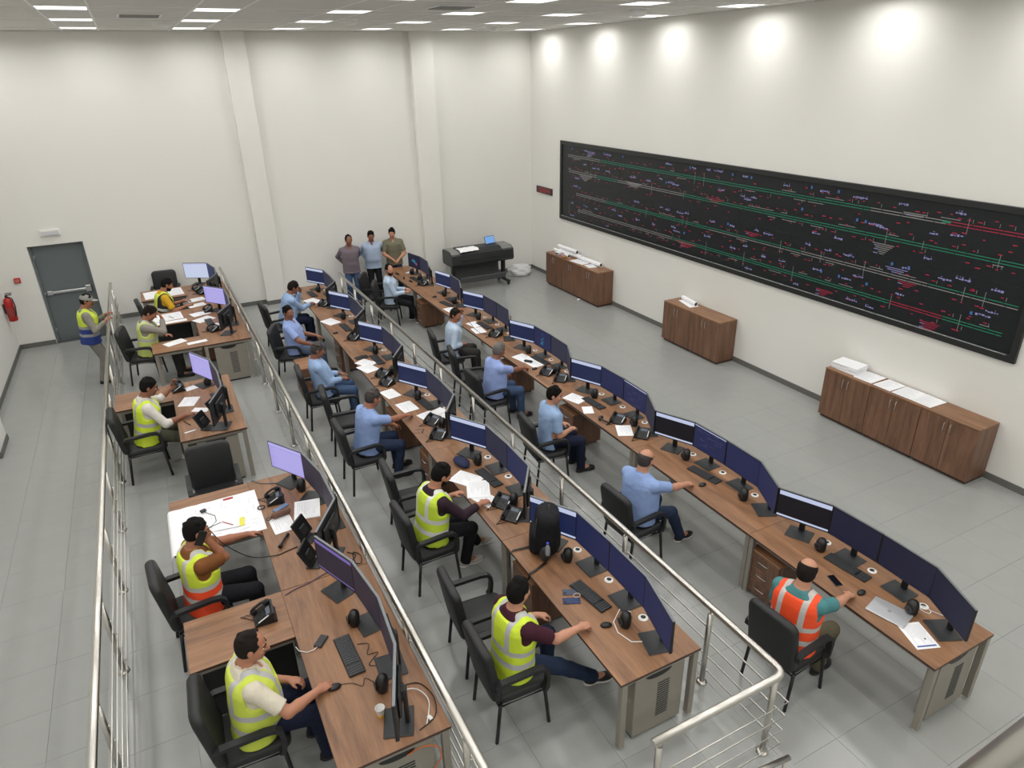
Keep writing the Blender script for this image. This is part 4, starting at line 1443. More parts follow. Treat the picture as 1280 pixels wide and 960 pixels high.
    hc = T(.004, 0, .505) + up * .048 + hu * .108 + hf * .030
    def HT(x, y, z): return hc + hf * x + hl * y + hu * z
    root = None
    # --- body: trunk, limbs and neck in one surface, with the head and hands joined on
    B = SDF()
    B.loft(O, A, grown(-.004), .03)
    for sd in (-1, 1):
        S0, el, wr, dd, nn, cu = arms[sd]
        B.cone(T(-.01, sd * .08, .458), S0, .050, .056, .03)
        B.cone(S0, el, .054, .043, .02)
        B.cone(el, el + (wr - el) * .35, .043, .043, .015)
        B.cone(el + (wr - el) * .35, wr, .042, .028, .015)
        hj, kn, an, fd = legs[sd]
        B.cone(hj, kn, .080, .056, .03); B.cone(kn, kn + (an - kn) * .3, .054, .054, .02); B.cone(kn + (an - kn) * .3, an, .054, .036, .02)
        B.cone(an, an + fd * .12 - U * .04, .034, .03, .02)
    B.cone(T(-.02, 0, .44), HT(-.03, 0, -.07), .068, .060, .03)
    parts = [(*B.mesh(hv + .002), 0)]
    Hd = SDF()
    Hd.ell(HT(-.014, 0, .032), (.096, .076, .086), HA, .0)
    Hd.ell(HT(.020, 0, -.045), (.068, .060, .074), HA, .03)
    Hd.ell(HT(.058, 0, -.094), (.024, .026, .020), HA, .02)
    Hd.cone(HT(.074, .030, .017), HT(.074, -.030, .017), .015, .015, .012)
    Hd.ell(HT(.056, .042, -.026), (.024, .020, .022), HA, .015); Hd.ell(HT(.056, -.042, -.026), (.024, .020, .022), HA, .015)
    Hd.cone(HT(.084, 0, .010), HT(.110, 0, -.030), .0085, .0135, .010)
    Hd.ell(HT(.094, .012, -.034), (.012, .009, .008), HA, .006); Hd.ell(HT(.094, -.012, -.034), (.012, .009, .008), HA, .006)
    Hd.ell(HT(.080, 0, -.057), (.016, .026, .007), HA, .005); Hd.ell(HT(.078, 0, -.069), (.016, .022, .008), HA, .005)
    for sd in (-1, 1):
        Hd.ell(HT(-.008, sd * .079, -.004), (.022, .010, .033), HA, .006)
        Hd.sub_ell(HT(.094, sd * .032, -.003), (.020, .016, .012), HA)
    Hd.cone(HT(-.030, 0, -.055), T(-.02, 0, .49), .060, .064, .025)
    v, q = Hd.mesh(hh + .001 if hh > .007 else .0062)
    # lips take their own colour on the same surface
    ctr = v[q].mean(1)
    lc = (ctr - hc) @ HA.T
    mlip = (np.abs(lc[:, 2] + .063) < .013) & (np.abs(lc[:, 1]) < .026) & (lc[:, 0] > .074)
    parts.append((v, q, np.where(mlip, 1, 0)))
    for sd in (-1, 1):
        S0, el, wr, dd, nn, cu = arms[sd]
        Hn = SDF()
        Hn.cone(wr - nrm(wr - el) * .05, wr, .029, .026, .0)
        inner = -lf * sd
        hand_sdf(Hn, wr, dd, nn, inner, cu)
        parts.append((*Hn.mesh(hh), 0))
    me = np_mesh('person', parts, [sk, M_LIP])
    root = link('person', me)
    tag(root, name_label, 'person')
    PEOPLE.append(root)
    def child(nm, S, m, step, torso=False, extra=None):
        v, q = S.mesh(step)
        if not len(q): return None
        at = ((v - O) @ A.T) if torso else None
        return link(nm, np_mesh(nm, [(v, q, 0)], m if isinstance(m, list) else [m], at), root)
    # --- trousers
    P = SDF()
    P.loft(O, A if stand else np.array([F, Lf, U]), [(-.13, .13, .10, 0), (-.08, .176, .126, 0), (0, .184, .132, 0), (.05, .176, .126, 0), (.09, .170, .12, 0)], .03)
    for sd in (-1, 1):
        hj, kn, an, fd = legs[sd]
        P.cone(hj, kn, .098, .072, .035); P.cone(kn, kn + (an - kn) * .35, .070, .066, .02); P.cone(kn + (an - kn) * .35, an + nrm(an - kn) * .07, .066, .058, .02)
        ax_ = nrm(an - kn)
        P.keep_half_near(an + ax_ * .035, ax_, .12)
    child('trousers', P, st['pants'], hv)
    # --- shoes
    for sd in (-1, 1):
        hj, kn, an, fd = legs[sd]
        side = np.cross(U, fd)
        SA = np.array([fd, side, U])
        g = an - U * .085
        W = SDF()
        W.ell(g + fd * .125 + U * .035, (.095, .047, .036), SA, .0)
        W.ell(g - fd * .015 + U * .045, (.060, .038, .045), SA, .03)
        W.cone(g + U * .05, g + U * .105, .042, .042, .03)
        W.half(g + U * .016, -U)
        sh = child('shoe', W, st.get('shoe', M_SHOEB), .0095 if dist_cam < 10 else .012)
        K = SDF()
        K.ell(g + fd * .125 + U * .012, (.100, .051, .020), SA, .0); K.ell(g - fd * .015 + U * .012, (.066, .043, .020), SA, .03)
        K.half(g + U * .001, -U); K.half(g + U * .026, U)
        v, q = K.mesh(.0095 if dist_cam < 10 else .012)
        if sh is not None: link('sole', np_mesh('sole', [(v, q, 0)], [st.get('sole', M_SOLEB)]), sh)
    # --- shirt
    g = .013
    hem = st.get('hem', -.06)
    S = SDF()
    S.loft(O, A, [(hem - .03, prof[2][1] + g + .010, prof[2][2] + g + .010, 0)] + grown(g, hem + .001), .03)
    cuts = []
    for sd in (-1, 1):
        S0, el, wr, dd, nn, cu = arms[sd]
        S.cone(T(-.01, sd * .075, .462), S0, .056, .066, .03)
        if st.get('sleeve', 'short') == 'short':
            e = S0 + (el - S0) * .80
            S.cone(S0, e + (el - S0) * .12, .066, .064, .025)
            cuts.append((e, nrm(el - S0)))
        else:
            S.cone(S0, el, .064, .053, .025)
            e = el + (wr - el) * st.get('cuff', .9)
            S.cone(el, e + nrm(wr - el) * .03, .054, .042, .02)
            cuts.append((e, nrm(wr - el)))
    for e, n_ in cuts: S.keep_half_near(e, n_, .10)
    S.sub_cone(T(-.012, 0, .47), HT(-.02, 0, -.06), .060, .058)
    S.sub_ell(T(.075, 0, .47), (.035, .03, .05), A)
    child('shirt', S, st['shirt'], hv, True)
    # collar
    if st.get('collar', True):
        Cc = SDF()
        Cc.cone(T(-.022, 0, .485), T(-.022, 0, .525), .072, .068, .0)
        Cc.sub_cone(T(-.022, 0, .44), T(-.018, 0, .60), .062, .060)
        Cc.sub_ell(T(.062, 0, .51), (.03, .018, .06), A)
        child('collar', Cc, st['shirt'], .0105, True)
    # --- vest
    if st.get('vest'):
        Vt = SDF()
        g2 = .030
        vh = st.get('vhem', -.05)
        Vt.loft(O, A, [(vh - .02, prof[2][1] + g2 + .010, prof[2][2] + g2 + .010, 0)] + grown(g2, vh + .001, .48), .02)
        Vt.cone(T(-.01, .135, .440), T(-.01, .07, .465), .070, .072, .03); Vt.cone(T(-.01, -.135, .440), T(-.01, -.07, .465), .070, .072, .03)
        for sd in (-1, 1):
            S0, el, wr, dd, nn, cu = arms[sd]
            Vt.sub_cone(S0 + lf * sd * .045, S0 + lf * sd * .05 - up * .09, .078, .070)
            Vt.sub_cone(S0 + nrm(el - S0) * .05 + lf * sd * .02, el, .074, .074)
        Vt.sub_cone(T(-.015, 0, .44), HT(-.02, 0, -.06), .070, .082)
        Vt.sub_ell(T(.12, 0, .43), (.10, .060, .17), A)
        Vt.half(T(0, 0, vh - .018), -up)
        child('safety_vest', Vt, st['vest'], hv, True)
    # --- hair
    hm = st.get('hairm', M_HAIRB)
    kind = st.get('hair', 'short')
    th = st.get('hairt', .010)
    if kind != 'none':
        Hr = SDF()
        Hr.ell(HT(-.016, 0, .034), (.096 + th, .076 + th * .75, .086 + th), HA, .0)
        if kind in ('short', 'receding', 'full'):
            Hr.ell(HT(-.040, 0, -.012), (.076, .072 + th * .4, .076), HA, .02)
            if True:
                rr_ = random.Random(len(PEOPLE) * 7 + 1)
                for _ in range(16):
                    a_, e_ = rr_.uniform(-2.8, 2.8), rr_.uniform(.5, 1.5)
                    Hr.ell(HT(-.016 + .094 * cos(e_) * cos(a_), .080 * cos(e_) * sin(a_), .036 + .092 * sin(e_)), (.024, .022, .016) if kind == 'full' else (.020, .018, .0105), HA, .016)
            s0 = .012 if kind != 'full' else .004
            Hr.half(HT(.046, 0, s0 + .020), hf * .80 - hu * .60)
            Hr.half(HT(-.03, 0, -.078), hf * .35 - hu * .94)
            if kind == 'receding':
                Hr.sub_ell(HT(.085, 0, .094), (.070, .052, .060), HA)
                Hr.sub_ell(HT(.080, .05, .07), (.045, .03, .04), HA); Hr.sub_ell(HT(.080, -.05, .07), (.045, .03, .04), HA)
        if kind == 'ring':
            Hr.ell(HT(-.040, 0, -.012), (.074, .072 + th * .4, .074), HA, .02)
            Hr.half(HT(.016, 0, 0), hf); Hr.half(HT(-.02, 0, st.get('bald', .075)), hu * .95 + hf * .30); Hr.half(HT(-.03, 0, -.078), hf * .35 - hu * .94)
        child('hair', Hr, hm, hh if hh > .0068 else .0068)
        for sd in (-1, 1):
            E = SDF(); E.cone(HT(.094, sd * .016, .0235), HT(.080, sd * .048, .022), .0055, .0045, .0)
            if dist_cam < 12: child('eyebrow', E, hm if kind != 'ring' else M_HAIRD, .0042)
    if st.get('beard'):
        D = SDF()
        D.ell(HT(.020, 0, -.047), (.068 + .007, .060 + .006, .074 + .008), HA, .0); D.ell(HT(.058, 0, -.094), (.028, .031, .026), HA, .02)
        D.half(HT(.02, 0, -.042), hu * .8 + hf * .15); D.half(HT(.002, 0, 0), -hf)
        D.sub_ell(HT(.098, 0, -.062), (.030, .026, .010), HA); D.sub_cone(HT(.10, 0, .01), HT(.12, 0, -.03), .02, .022)
        child('beard', D, st.get('beardm', hm), .0068)
    if st.get('moustache'):
        D = SDF(); D.cone(HT(.098, .002, -.046), HT(.086, .026, -.054), .006, .004, .0); D.cone(HT(.098, -.002, -.046), HT(.086, -.026, -.054), .006, .004, .004)
        child('moustache', D, hm, .0045)
    if dist_cam < 16:
        for sd in (-1, 1):
            e = MB()
            MM_ = Matrix.Translation(Vector(HT(.0745, sd * .032, -.002))) @ Matrix(np.column_stack([hf, hl, hu]).tolist()).to_4x4()
            e.ball((0, 0, 0), .0105, 10, 8, MM_)
            ob = e.build('eye', [M_EYEW, M_EYED], root)
            for p in ob.data.polygons:
                c_ = np.array(p.center) - HT(.0745, sd * .032, -.002)
                if nrm(c_) @ hf > .72: p.material_index = 1
    if st.get('cap'):
        Cp = SDF(); Cp.ell(HT(-.014, 0, .040), (.108, .090, .092), HA, .0)
        Cp.half(HT(0, 0, .028), -hu)
        c1 = child('cap', Cp, st['cap'], .0085)
        Bm = SDF(); Bm.ell(HT(.105, 0, .030), (.075, .070, .009), HA, .0); Bm.sub_ell(HT(-.02, 0, .03), (.095, .08, .09), HA)
        v, q = Bm.mesh(.007); link('cap_brim', np_mesh('cap_brim', [(v, q, 0)], [st['cap']]), c1)
    if st.get('glasses'):
        gl = MB()
        for sd in (-1, 1):
            MM_ = Matrix.Translation(Vector(HT(.098, sd * .032, -.002))) @ Matrix(np.column_stack([hf, hl, hu]).tolist()).to_4x4()
            gl.box(-.002, .002, -.026, .026, -.016, .014, .002, MM_)
        gl.tube([tuple(HT(.096, .058, .004)), tuple(HT(.0, .086, .006))], .002, 6); gl.tube([tuple(HT(.096, -.058, .004)), tuple(HT(.0, -.086, .006))], .002, 6)
        gl.build('glasses', M_BLACK, root)
    # gather the parts under the figure's own origin
    o3 = Vector(root_p)
    for ob in [root] + list(root.children_recursive):
        ob.data.transform(Matrix.Translation(-o3))
    root.location = o3
    return dict(root=root, arms=arms, hc=hc, HT=HT, T=T, A=A, HA=HA, legs=legs)

# ------------------------------------------------------------------ the people
HV = (214, 236, 62)
V_Y = vest_mat('hivis_yellow_grey_bands', HV, bands=(.07, .19), band=(190, 190, 192))
V_Y1 = vest_mat('hivis_yellow_soft', (206, 222, 84), bands=(.05, .19), band=(186, 186, 188))
V_YB = vest_mat('hivis_yellow_black_zip', (206, 232, 66), bands=(.06, .20), band=(222, 222, 220), trim=(22, 22, 26))
V_YO = vest_mat('hivis_yellow_over_orange', (212, 230, 64), (250, 82, 40), .19, bands=(.06, .19), band=(196, 194, 192), braces=True)
V_YP = vest_mat('hivis_pale', (202, 214, 120), bands=(.06, .20), band=(190, 190, 184))
V_YM = vest_mat('hivis_yellow_black_side', (212, 224, 74), bands=(.07, .19), band=(206, 208, 200), side=(28, 30, 32), braces=False)
V_YBL = vest_mat('hivis_yellow_over_blue', (206, 226, 74), (36, 58, 132), .19, bands=(.06, .20), band=(150, 154, 150), braces=False)
V_O = vest_mat('hivis_orange', (250, 84, 40), bands=(.06, .20), band=(196, 194, 190))
SB = cloth('shirt_light_blue', (142, 166, 214)); SB2 = cloth('shirt_sky_blue', (152, 178, 216)); SB3 = cloth('shirt_pale_blue', (188, 206, 228)); SB4 = cloth('shirt_soft_blue', (150, 170, 222))
JEAN = cloth('denim_dark', (42, 54, 78), .14); JEAN2 = cloth('denim_mid', (66, 86, 118), .16); JEAN3 = cloth('denim_washed', (92, 108, 132), .16)
NAVY = cloth('trousers_navy', (30, 36, 56)); BLK = cloth('trousers_black', (26, 27, 31)); KHAKI = cloth('trousers_khaki', (98, 92, 74)); OLIVE = cloth('trousers_olive', (84, 84, 70)); GREYT = cloth('trousers_grey', (134, 132, 126))
DKGREY = cloth('trousers_dark_grey', (56, 54, 52))
BEIGE = cloth('shirt_beige', (214, 206, 188)); BROWN = cloth('shirt_brown', (124, 78, 44)); WHITE = cloth('shirt_white', (218, 214, 206)); GREYS = cloth('sweater_grey', (142, 138, 130)); MUST = cloth('tee_mustard', (206, 162, 44))
MAR = cloth('tee_maroon', (66, 32, 44)); DMAR = cloth('sweater_dark_maroon', (50, 36, 46)); TEAL = cloth('tee_teal', (78, 132, 136)); MAUVE = cloth('shirt_mauve_grey', (118, 108, 116)); OLV = cloth('polo_olive', (116, 114, 96)); LBL = cloth('shirt_pale_denim', (164, 180, 204))
S1, S2, S3, S4 = (176, 122, 96), (160, 106, 80), (140, 92, 70), (190, 138, 112)
SHW = mat('sneaker_white_black', (176, 172, 164), .6, noise=.35, nscale=30)

def seat(x, y, z, yaw, label):
    return chair(x, y, z, yaw, label)

# upper row -----------------------------------------------------------
P1 = person('seated man in beige shirt and yellow safety vest working a mouse', (-9.50, -12.83), -2,
            dict(skin=S1, shirt=BEIGE, pants=NAVY, vest=V_Y1, hair='receding', hairm=M_HAIRD, fat=.03, vhem=-.10), lean=4, twist=4, head=(-12, 6, 0),
            R_=(-8.99, -13.03, ZA + .785), L_=(-9.16, -12.74, ZA + .66), zf=ZA, rcurl=.5, lcurl=.5, feet=[(.46, -.12, 0), (.40, .14, 0)], rpole=(-.2, -.8, -.6), h=.0125)
seat(-9.55, -12.84, ZA, R(-2), 'black chair under the man in beige shirt and yellow vest')
P2 = person('seated man in yellow and orange vest phoning, arm stretched over a drawing', (-9.70, -11.22), 6,
            dict(skin=S2, shirt=BROWN, pants=BLK, vest=V_YO, hair='short', hairm=M_HAIRB, vhem=-.10, collar=False), lean=2, twist=6, head=(-6, 8, 6),
            R_=(-9.575, -11.19, ZA + 1.175), L_=(-9.16, -10.86, ZA + .82), zf=ZA, rcurl=.9, lcurl=.15, rdir=(-.15, .25, .9), rn=(.3, -.9, 0), rpole=(.25, -.25, -1), lpole=(-.1, .5, -1), h=.0125)
seat(-9.76, -11.23, ZA, R(4), 'black chair under the man in the yellow and orange vest')
P3 = person('seated man in white sleeves and yellow safety vest with one hand raised', (-10.05, -7.50), 2,
            dict(skin=S3, shirt=WHITE, pants=OLIVE, vest=V_Y, hair='short', hairm=M_HAIRB, sleeve='long', cuff=.35, vhem=-.10, sole=M_SOLEW, shoe=mat('shoe_white', (206, 200, 192), .6, noise=.05)), lean=9, twist=4, head=(-10, 10, 0),
            R_=(-9.50, -7.68, ZA + .79), L_=(-9.62, -7.02, ZA + 1.03), zf=ZA, rcurl=.5, lcurl=.8, ldir=(.2, .1, .9), ln=(-.6, .5, 0), lpole=(.2, .6, -.8), feet=[(.62, -.12, 0), (.40, .14, 0)])
seat(-10.12, -7.52, ZA, R(2), 'black chair under the man in white sleeves')
P4 = person('seated man in grey sweater and pale vest covering his face with one hand', (-9.93, -4.02), -10,
            dict(skin=S2, shirt=GREYS, pants=DKGREY, vest=V_YP, hair='full', hairm=M_HAIRD, sleeve='long', vhem=-.08), lean=8, twist=0, head=(-8, 24, 0),
            R_=(-9.63, -4.08, ZA + 1.14), L_=(-9.58, -3.92, ZA + .72), zf=ZA, rcurl=.5, rdir=(-.25, .1, .9), rn=(.9, -.2, .1), rpole=(.5, -.7, -.8))
seat(-10.02, -4.02, ZA, R(-12), 'black chair under the man covering his face')
P5 = person('seated man in mustard tee and yellow vest leaning over papers at the far upper desk', (-9.62, -2.30), 6,
            dict(skin=S2, shirt=MUST, pants=BLK, vest=V_YM, hair='short', hairm=M_HAIRB, beard=True, vhem=-.08, collar=False), lean=14, twist=0, head=(-6, 10, 0),
            R_=(-9.10, -2.46, ZA + .785), L_=(-9.12, -2.12, ZA + .785), zf=ZA, rcurl=.4, lcurl=.4)
seat(-9.70, -2.31, ZA, R(6), 'black chair under the man in mustard sleeves')
AI = person('standing man in cap and yellow-over-blue vest leaning on the aisle railing', (-10.86, -2.82), 2,
            dict(skin=S2, shirt=GREYS, pants=GREYT, vest=V_YBL, hair='short', hairm=M_HAIRD, cap=cloth('cap_grey', (150, 150, 146)), sleeve='long', moustache=True, vhem=-.10), lean=5, head=(-14, 8, 0),
            R_=(-10.49, -2.98, ZA + .91), L_=(-10.49, -2.62, ZA + .91), zf=0, stand=True, rcurl=.7, lcurl=.7, rn=(0, 0, 1), ln=(0, 0, 1))

# middle row ----------------------------------------------------------
B1 = person('seated man in maroon tee and bright yellow vest resting a fist on the desk edge', (-7.48, -13.10), -2,
            dict(skin=S4, shirt=MAR, pants=JEAN, vest=V_Y, hair='short', hairm=M_HAIRB, vhem=-.10, collar=False, sole=M_SOLEW), lean=5, twist=8, head=(14, -4, 0),
            R_=(-6.88, -13.31, ZB + .80), L_=(-7.06, -12.90, ZB + .66), zf=ZB, rcurl=1.0, lcurl=.5, rpole=(-.1, -.5, -1), feet=[(.78, -.14, .0, -8), (.42, .16, 0)], h=.0125)
seat(-7.52, -13.14, ZB, R(-2), 'black chair under the man in maroon tee')
B2 = person('seated black-bearded man in dark maroon sleeves and yellow vest leafing through papers', (-7.43, -11.12), 4,
            dict(skin=S1, shirt=DMAR, pants=BLK, vest=V_YB, hair='full', hairm=M_HAIRB, beard=True, sleeve='long', cuff=.8, vhem=-.08, collar=False, shoe=SHW, sole=M_SOLEW), lean=9, twist=4, head=(-8, 16, 0),
            R_=(-6.84, -11.25, ZB + .79), L_=(-7.04, -10.98, ZB + .83), zf=ZB, rcurl=.3, lcurl=.6, feet=[(.34, -.10, 0), (.60, .14, 0)])
seat(-7.48, -11.16, ZB, R(2), 'black chair under the black-bearded man')
B3 = person('seated man in light blue short sleeves reaching over papers on the middle desk', (-7.50, -8.95), 2,
            dict(skin=S2, shirt=SB, pants=JEAN, hair='short', hairm=M_HAIRS), lean=10, twist=10, head=(-4, 10, 0),
            R_=(-6.78, -8.84, ZB + .785), L_=(-7.02, -8.78, ZB + .64), zf=ZB, rcurl=.25, feet=[(.36, -.12, 0), (.44, .14, 0)])
seat(-7.56, -8.97, ZB, R(0), 'black chair under the man reaching over papers')
B4 = person('seated man in light blue shirt and jeans slumped back, eyes down, hands in lap', (-7.56, -6.88), -4,
            dict(skin=S3, shirt=SB2, pants=JEAN2, hair='short', hairm=M_HAIRS, sleeve='long', cuff=.86, fat=.03), lean=-8, head=(-8, 26, 0),
            R_=(-7.22, -6.95, ZB + .68), L_=(-7.20, -6.76, ZB + .68), zf=ZB, rcurl=.6, lcurl=.5)
seat(-7.62, -6.90, ZB, R(-4), 'black chair under the slumped man in blue')
B5 = person('seated man in blue shirt sitting sideways, looking back, hand on his thigh', (-7.58, -4.86), -22,
            dict(skin=S3, shirt=SB4, pants=SB4 if False else JEAN3, hair='short', hairm=M_HAIRB, fat=.025), lean=-5, head=(-42, 0, 0),
            R_=(-7.30, -5.22, ZB + .64), L_=(-7.14, -4.86, ZB + .68), zf=ZB, rcurl=.4, lcurl=.5, rpole=(-.4, -.8, -.4))
seat(-7.66, -4.84, ZB, R(-22), 'black chair under the man sitting sideways')
B6 = person('seated man in pale blue long sleeves writing, cheek resting on his hand', (-7.42, -3.22), 6,
            dict(skin=S3, shirt=SB2, pants=NAVY, hair='full', hairm=M_HAIRD, sleeve='long', fat=.02), lean=15, head=(-6, 10, 0),
            R_=(-6.86, -3.12, ZB + .785), L_=(-7.06, -2.98, ZB + 1.10), zf=ZB, rcurl=.5, lcurl=.7, ldir=(-.2, -.1, .9), ln=(.5, .6, 0), lpole=(.6, .4, -.9))
seat(-7.56, -3.22, ZB, R(6), 'black chair under the man writing with hand at cheek')

# lower row -----------------------------------------------------------
C1 = person('seated balding man in orange safety vest and teal tee, hand beside the keyboard', (-5.08, -13.93), 6,
            dict(skin=S4, shirt=TEAL, pants=KHAKI, vest=V_O, hair='ring', hairm=M_HAIRD, vhem=-.08, collar=False, fat=.015), lean=4, twist=8, head=(8, 4, 0),
            R_=(-4.40, -13.99, .785), L_=(-4.72, -13.68, .70), zf=0, rcurl=.35, rpole=(-.1, -.7, -.8), feet=[(.34, -.12, 0), (.42, .16, 0)], h=.0125)
seat(-5.10, -13.93, 0, R(4), 'black chair under the man in the orange vest')
C2 = person('seated bald man in light blue shirt and jeans leaning an arm on the desk', (-5.14, -11.74), 4,
            dict(skin=S4, shirt=SB, pants=JEAN, hair='ring', hairm=M_HAIRS, bald=.058, fat=.03, wide=1.08, sole=M_SOLEW), lean=4, twist=8, head=(4, 6, 0),
            R_=(-4.42, -11.86, .785), L_=(-4.78, -11.56, .68), zf=0, rcurl=.4, feet=[(.58, -.14, 0), (.40, .14, 0)])
seat(-5.20, -11.76, 0, R(3), 'black chair under the bald man in blue shirt')
C3 = person('seated young dark-haired man in blue shirt holding his hands in his lap', (-5.16, -9.76), -6,
            dict(skin=S4, shirt=SB2, pants=NAVY, hair='full', hairm=M_HAIRB), lean=3, head=(-34, 6, 0),
            R_=(-4.84, -9.88, .70), L_=(-4.86, -9.72, .70), zf=0, rcurl=.6, lcurl=.6)
seat(-5.22, -9.78, 0, R(-6), 'black chair under the young man in blue')
C4 = person('seated grey-haired man in blue shirt and jeans with his hand on a mouse', (-5.14, -7.96), 4,
            dict(skin=S3, shirt=SB4, pants=JEAN2, hair='short', hairm=M_HAIRG, fat=.03), lean=8, head=(8, 8, 0),
            R_=(-4.44, -7.90, .785), L_=(-4.80, -7.78, .70), zf=0, rcurl=.5)
seat(-5.22, -7.98, 0, R(2), 'black chair under the grey-haired man')
C5 = person('seated man in pale blue long sleeves holding a corded phone handset', (-5.02, -6.02), -10,
            dict(skin=S2, shirt=SB3, pants=DKGREY, hair='short', hairm=M_HAIRD, sleeve='long'), lean=6, head=(-46, 2, 0),
            R_=(-4.82, -6.12, .68), L_=(-4.70, -5.76, 1.20), zf=0, rcurl=.35, lcurl=.9, ldir=(-.1, -.1, .9), ln=(.5, .7, 0), lpole=(.6, .6, -.8))
seat(-5.10, -6.02, 0, R(-10), 'black chair under the man holding a phone handset')
C6 = person('seated bearded man in pale shirt turned sideways from the far lower desk', (-5.00, -2.46), -24,
            dict(skin=S4, shirt=SB3, pants=BLK, hair='receding', hairm=M_HAIRB, beard=True, sleeve='long', sole=M_SOLEW), lean=0, head=(-52, 0, 0),
            R_=(-4.66, -2.66, .72), L_=(-4.60, -2.54, .74), zf=0, rcurl=.7, lcurl=.6, feet=[(.60, -.10, 0), (.42, .14, 0)])
seat(-5.06, -2.44, 0, R(-24), 'black chair under the bearded man turned from his desk')

# the three standing by the back wall
SA_ = person('standing man in mauve-grey shirt and jeans, hands behind his back', (-5.36, -.62), -98,
             dict(skin=S3, shirt=MAUVE, pants=JEAN2, hair='receding', hairm=M_HAIRB, sleeve='long', fat=.01, hem=-.10), lean=0, head=(8, 6, 0),
             R_=(-5.42, -.40, .90), L_=(-5.27, -.42, .90), zf=0, stand=True, rpole=(-.5, .8, -.3), lpole=(.5, .8, -.3), rcurl=.8, lcurl=.8)
SB_ = person('standing tall man in pale denim shirt and black trousers, hands behind his back', (-4.76, -.46), -100,
             dict(skin=S3, shirt=LBL, pants=BLK, hair='short', hairm=M_HAIRB, sleeve='long', fat=.02, hem=-.10), lean=0, head=(2, 8, 0),
             R_=(-4.81, -.24, .90), L_=(-4.66, -.26, .90), zf=0, stand=True, rpole=(-.5, .8, -.3), lpole=(.5, .8, -.3), rcurl=.8, lcurl=.8)
SC_ = person('standing man in olive polo and jeans, hands clasped in front', (-4.20, -.42), -104,
             dict(skin=S4, shirt=OLV, pants=JEAN, hair='full', hairm=M_HAIRB, hem=-.10), lean=0, head=(-10, 8, 0),
             R_=(-4.27, -.64, .92), L_=(-4.20, -.66, .91), zf=0, stand=True, rcurl=.7, lcurl=.7, rpole=(-1, .1, -.3), lpole=(1, .1, -.3))

# ------------------------------------------------------------------ things on the desks
ZDC, ZDB, ZDA = .75, ZB + .75, ZA + .75
def first_or_dup(store, key, make, x, y, z, rz, label, group=None):
    if key not in store:
        o = store[key] = make()
        o.location = (x, y, z); o.rotation_euler = (0, 0, rz)
    else:
        o = dup(store[key], (x, y, z), rz)
    o['label'] = label
    if group: o['group'] = group
    return o
STORE = {}
def mk_keyboard():
    t = thing('keyboard', 'x', 'keyboard')
    MB().box(-.065, .065, -.22, .22, 0, .016, .005).build('case', M_BLACK, t)
    b = MB()
    for r in range(5):
        for c in range(18):
            if c in (13,) : continue
            x = .052 - .0225 * r; y = .205 - .0238 * c
            b.box(x - .0175, x, y - .018, y, .016, .0205)
    b.build('keys', mat('key_cap', (62, 64, 67), .5, noise=.05), t)['kind'] = 'stuff'
    return t
def keyboard(x, y, z, rz, label): return first_or_dup(STORE, 'kb', mk_keyboard, x, y, z, R(rz), label, 'black keyboards')
def mk_mouse():
    t = thing('mouse', 'x', 'mouse')
    MB().ball((0, 0, .010), (.052, .031, .022), 14, 8).build('shell', M_BLACK, t)
    MB().box(.006, .03, -.003, .003, .029, .033, .001).build('wheel', M_DARK, t)
    return t
def mouse(x, y, z, rz, label): return first_or_dup(STORE, 'mouse', mk_mouse, x, y, z, R(rz), label, 'computer mice')
def mk_speaker():
    t = thing('desk_speaker', 'x', 'speaker')
    b = MB()
    cs = [(.044, 0, 0), (.055, .035, -.002), (.054, .09, .004), (.042, .125, .010), (.020, .142, .014)]
    n = 14
    vs = [(cx + r * .9 * cos(2 * pi * k / n), r * sin(2 * pi * k / n), z) for r, z, cx in cs for k in range(n)]
    fs = [(i * n + k, i * n + (k + 1) % n, (i + 1) * n + (k + 1) % n, (i + 1) * n + k) for i in range(len(cs) - 1) for k in range(n)]
    fs += [tuple(range(n))[::-1], tuple((len(cs) - 1) * n + k for k in range(n))]
    b.add(vs, fs, True); b.build('cabinet', M_BLACK, t)
    b = MB(); b.lathe([(.036, 0), (.039, .004), (.031, .006), (.012, .002)], 14, Mt(-.050, 0, .066, 0, R(-90)), cap=False)
    b.build('cone', M_DARK, t)
    b = MB(); b.tube([(.035, 0, .02), (.07, .01, .006), (.10, .04, .004), (.12, .06, .004)], .0022, 6); b.build('cable', M_CABLE, t)
    return t
def speaker(x, y, z, rz, label): return first_or_dup(STORE, 'spk', mk_speaker, x, y, z, R(rz), label, 'small desk speakers')
M_LCD = glow('phone_display', (150, 162, 176), .3)
M_LAB = mat('phone_label_strip', (226, 228, 230), .6, noise=.02)
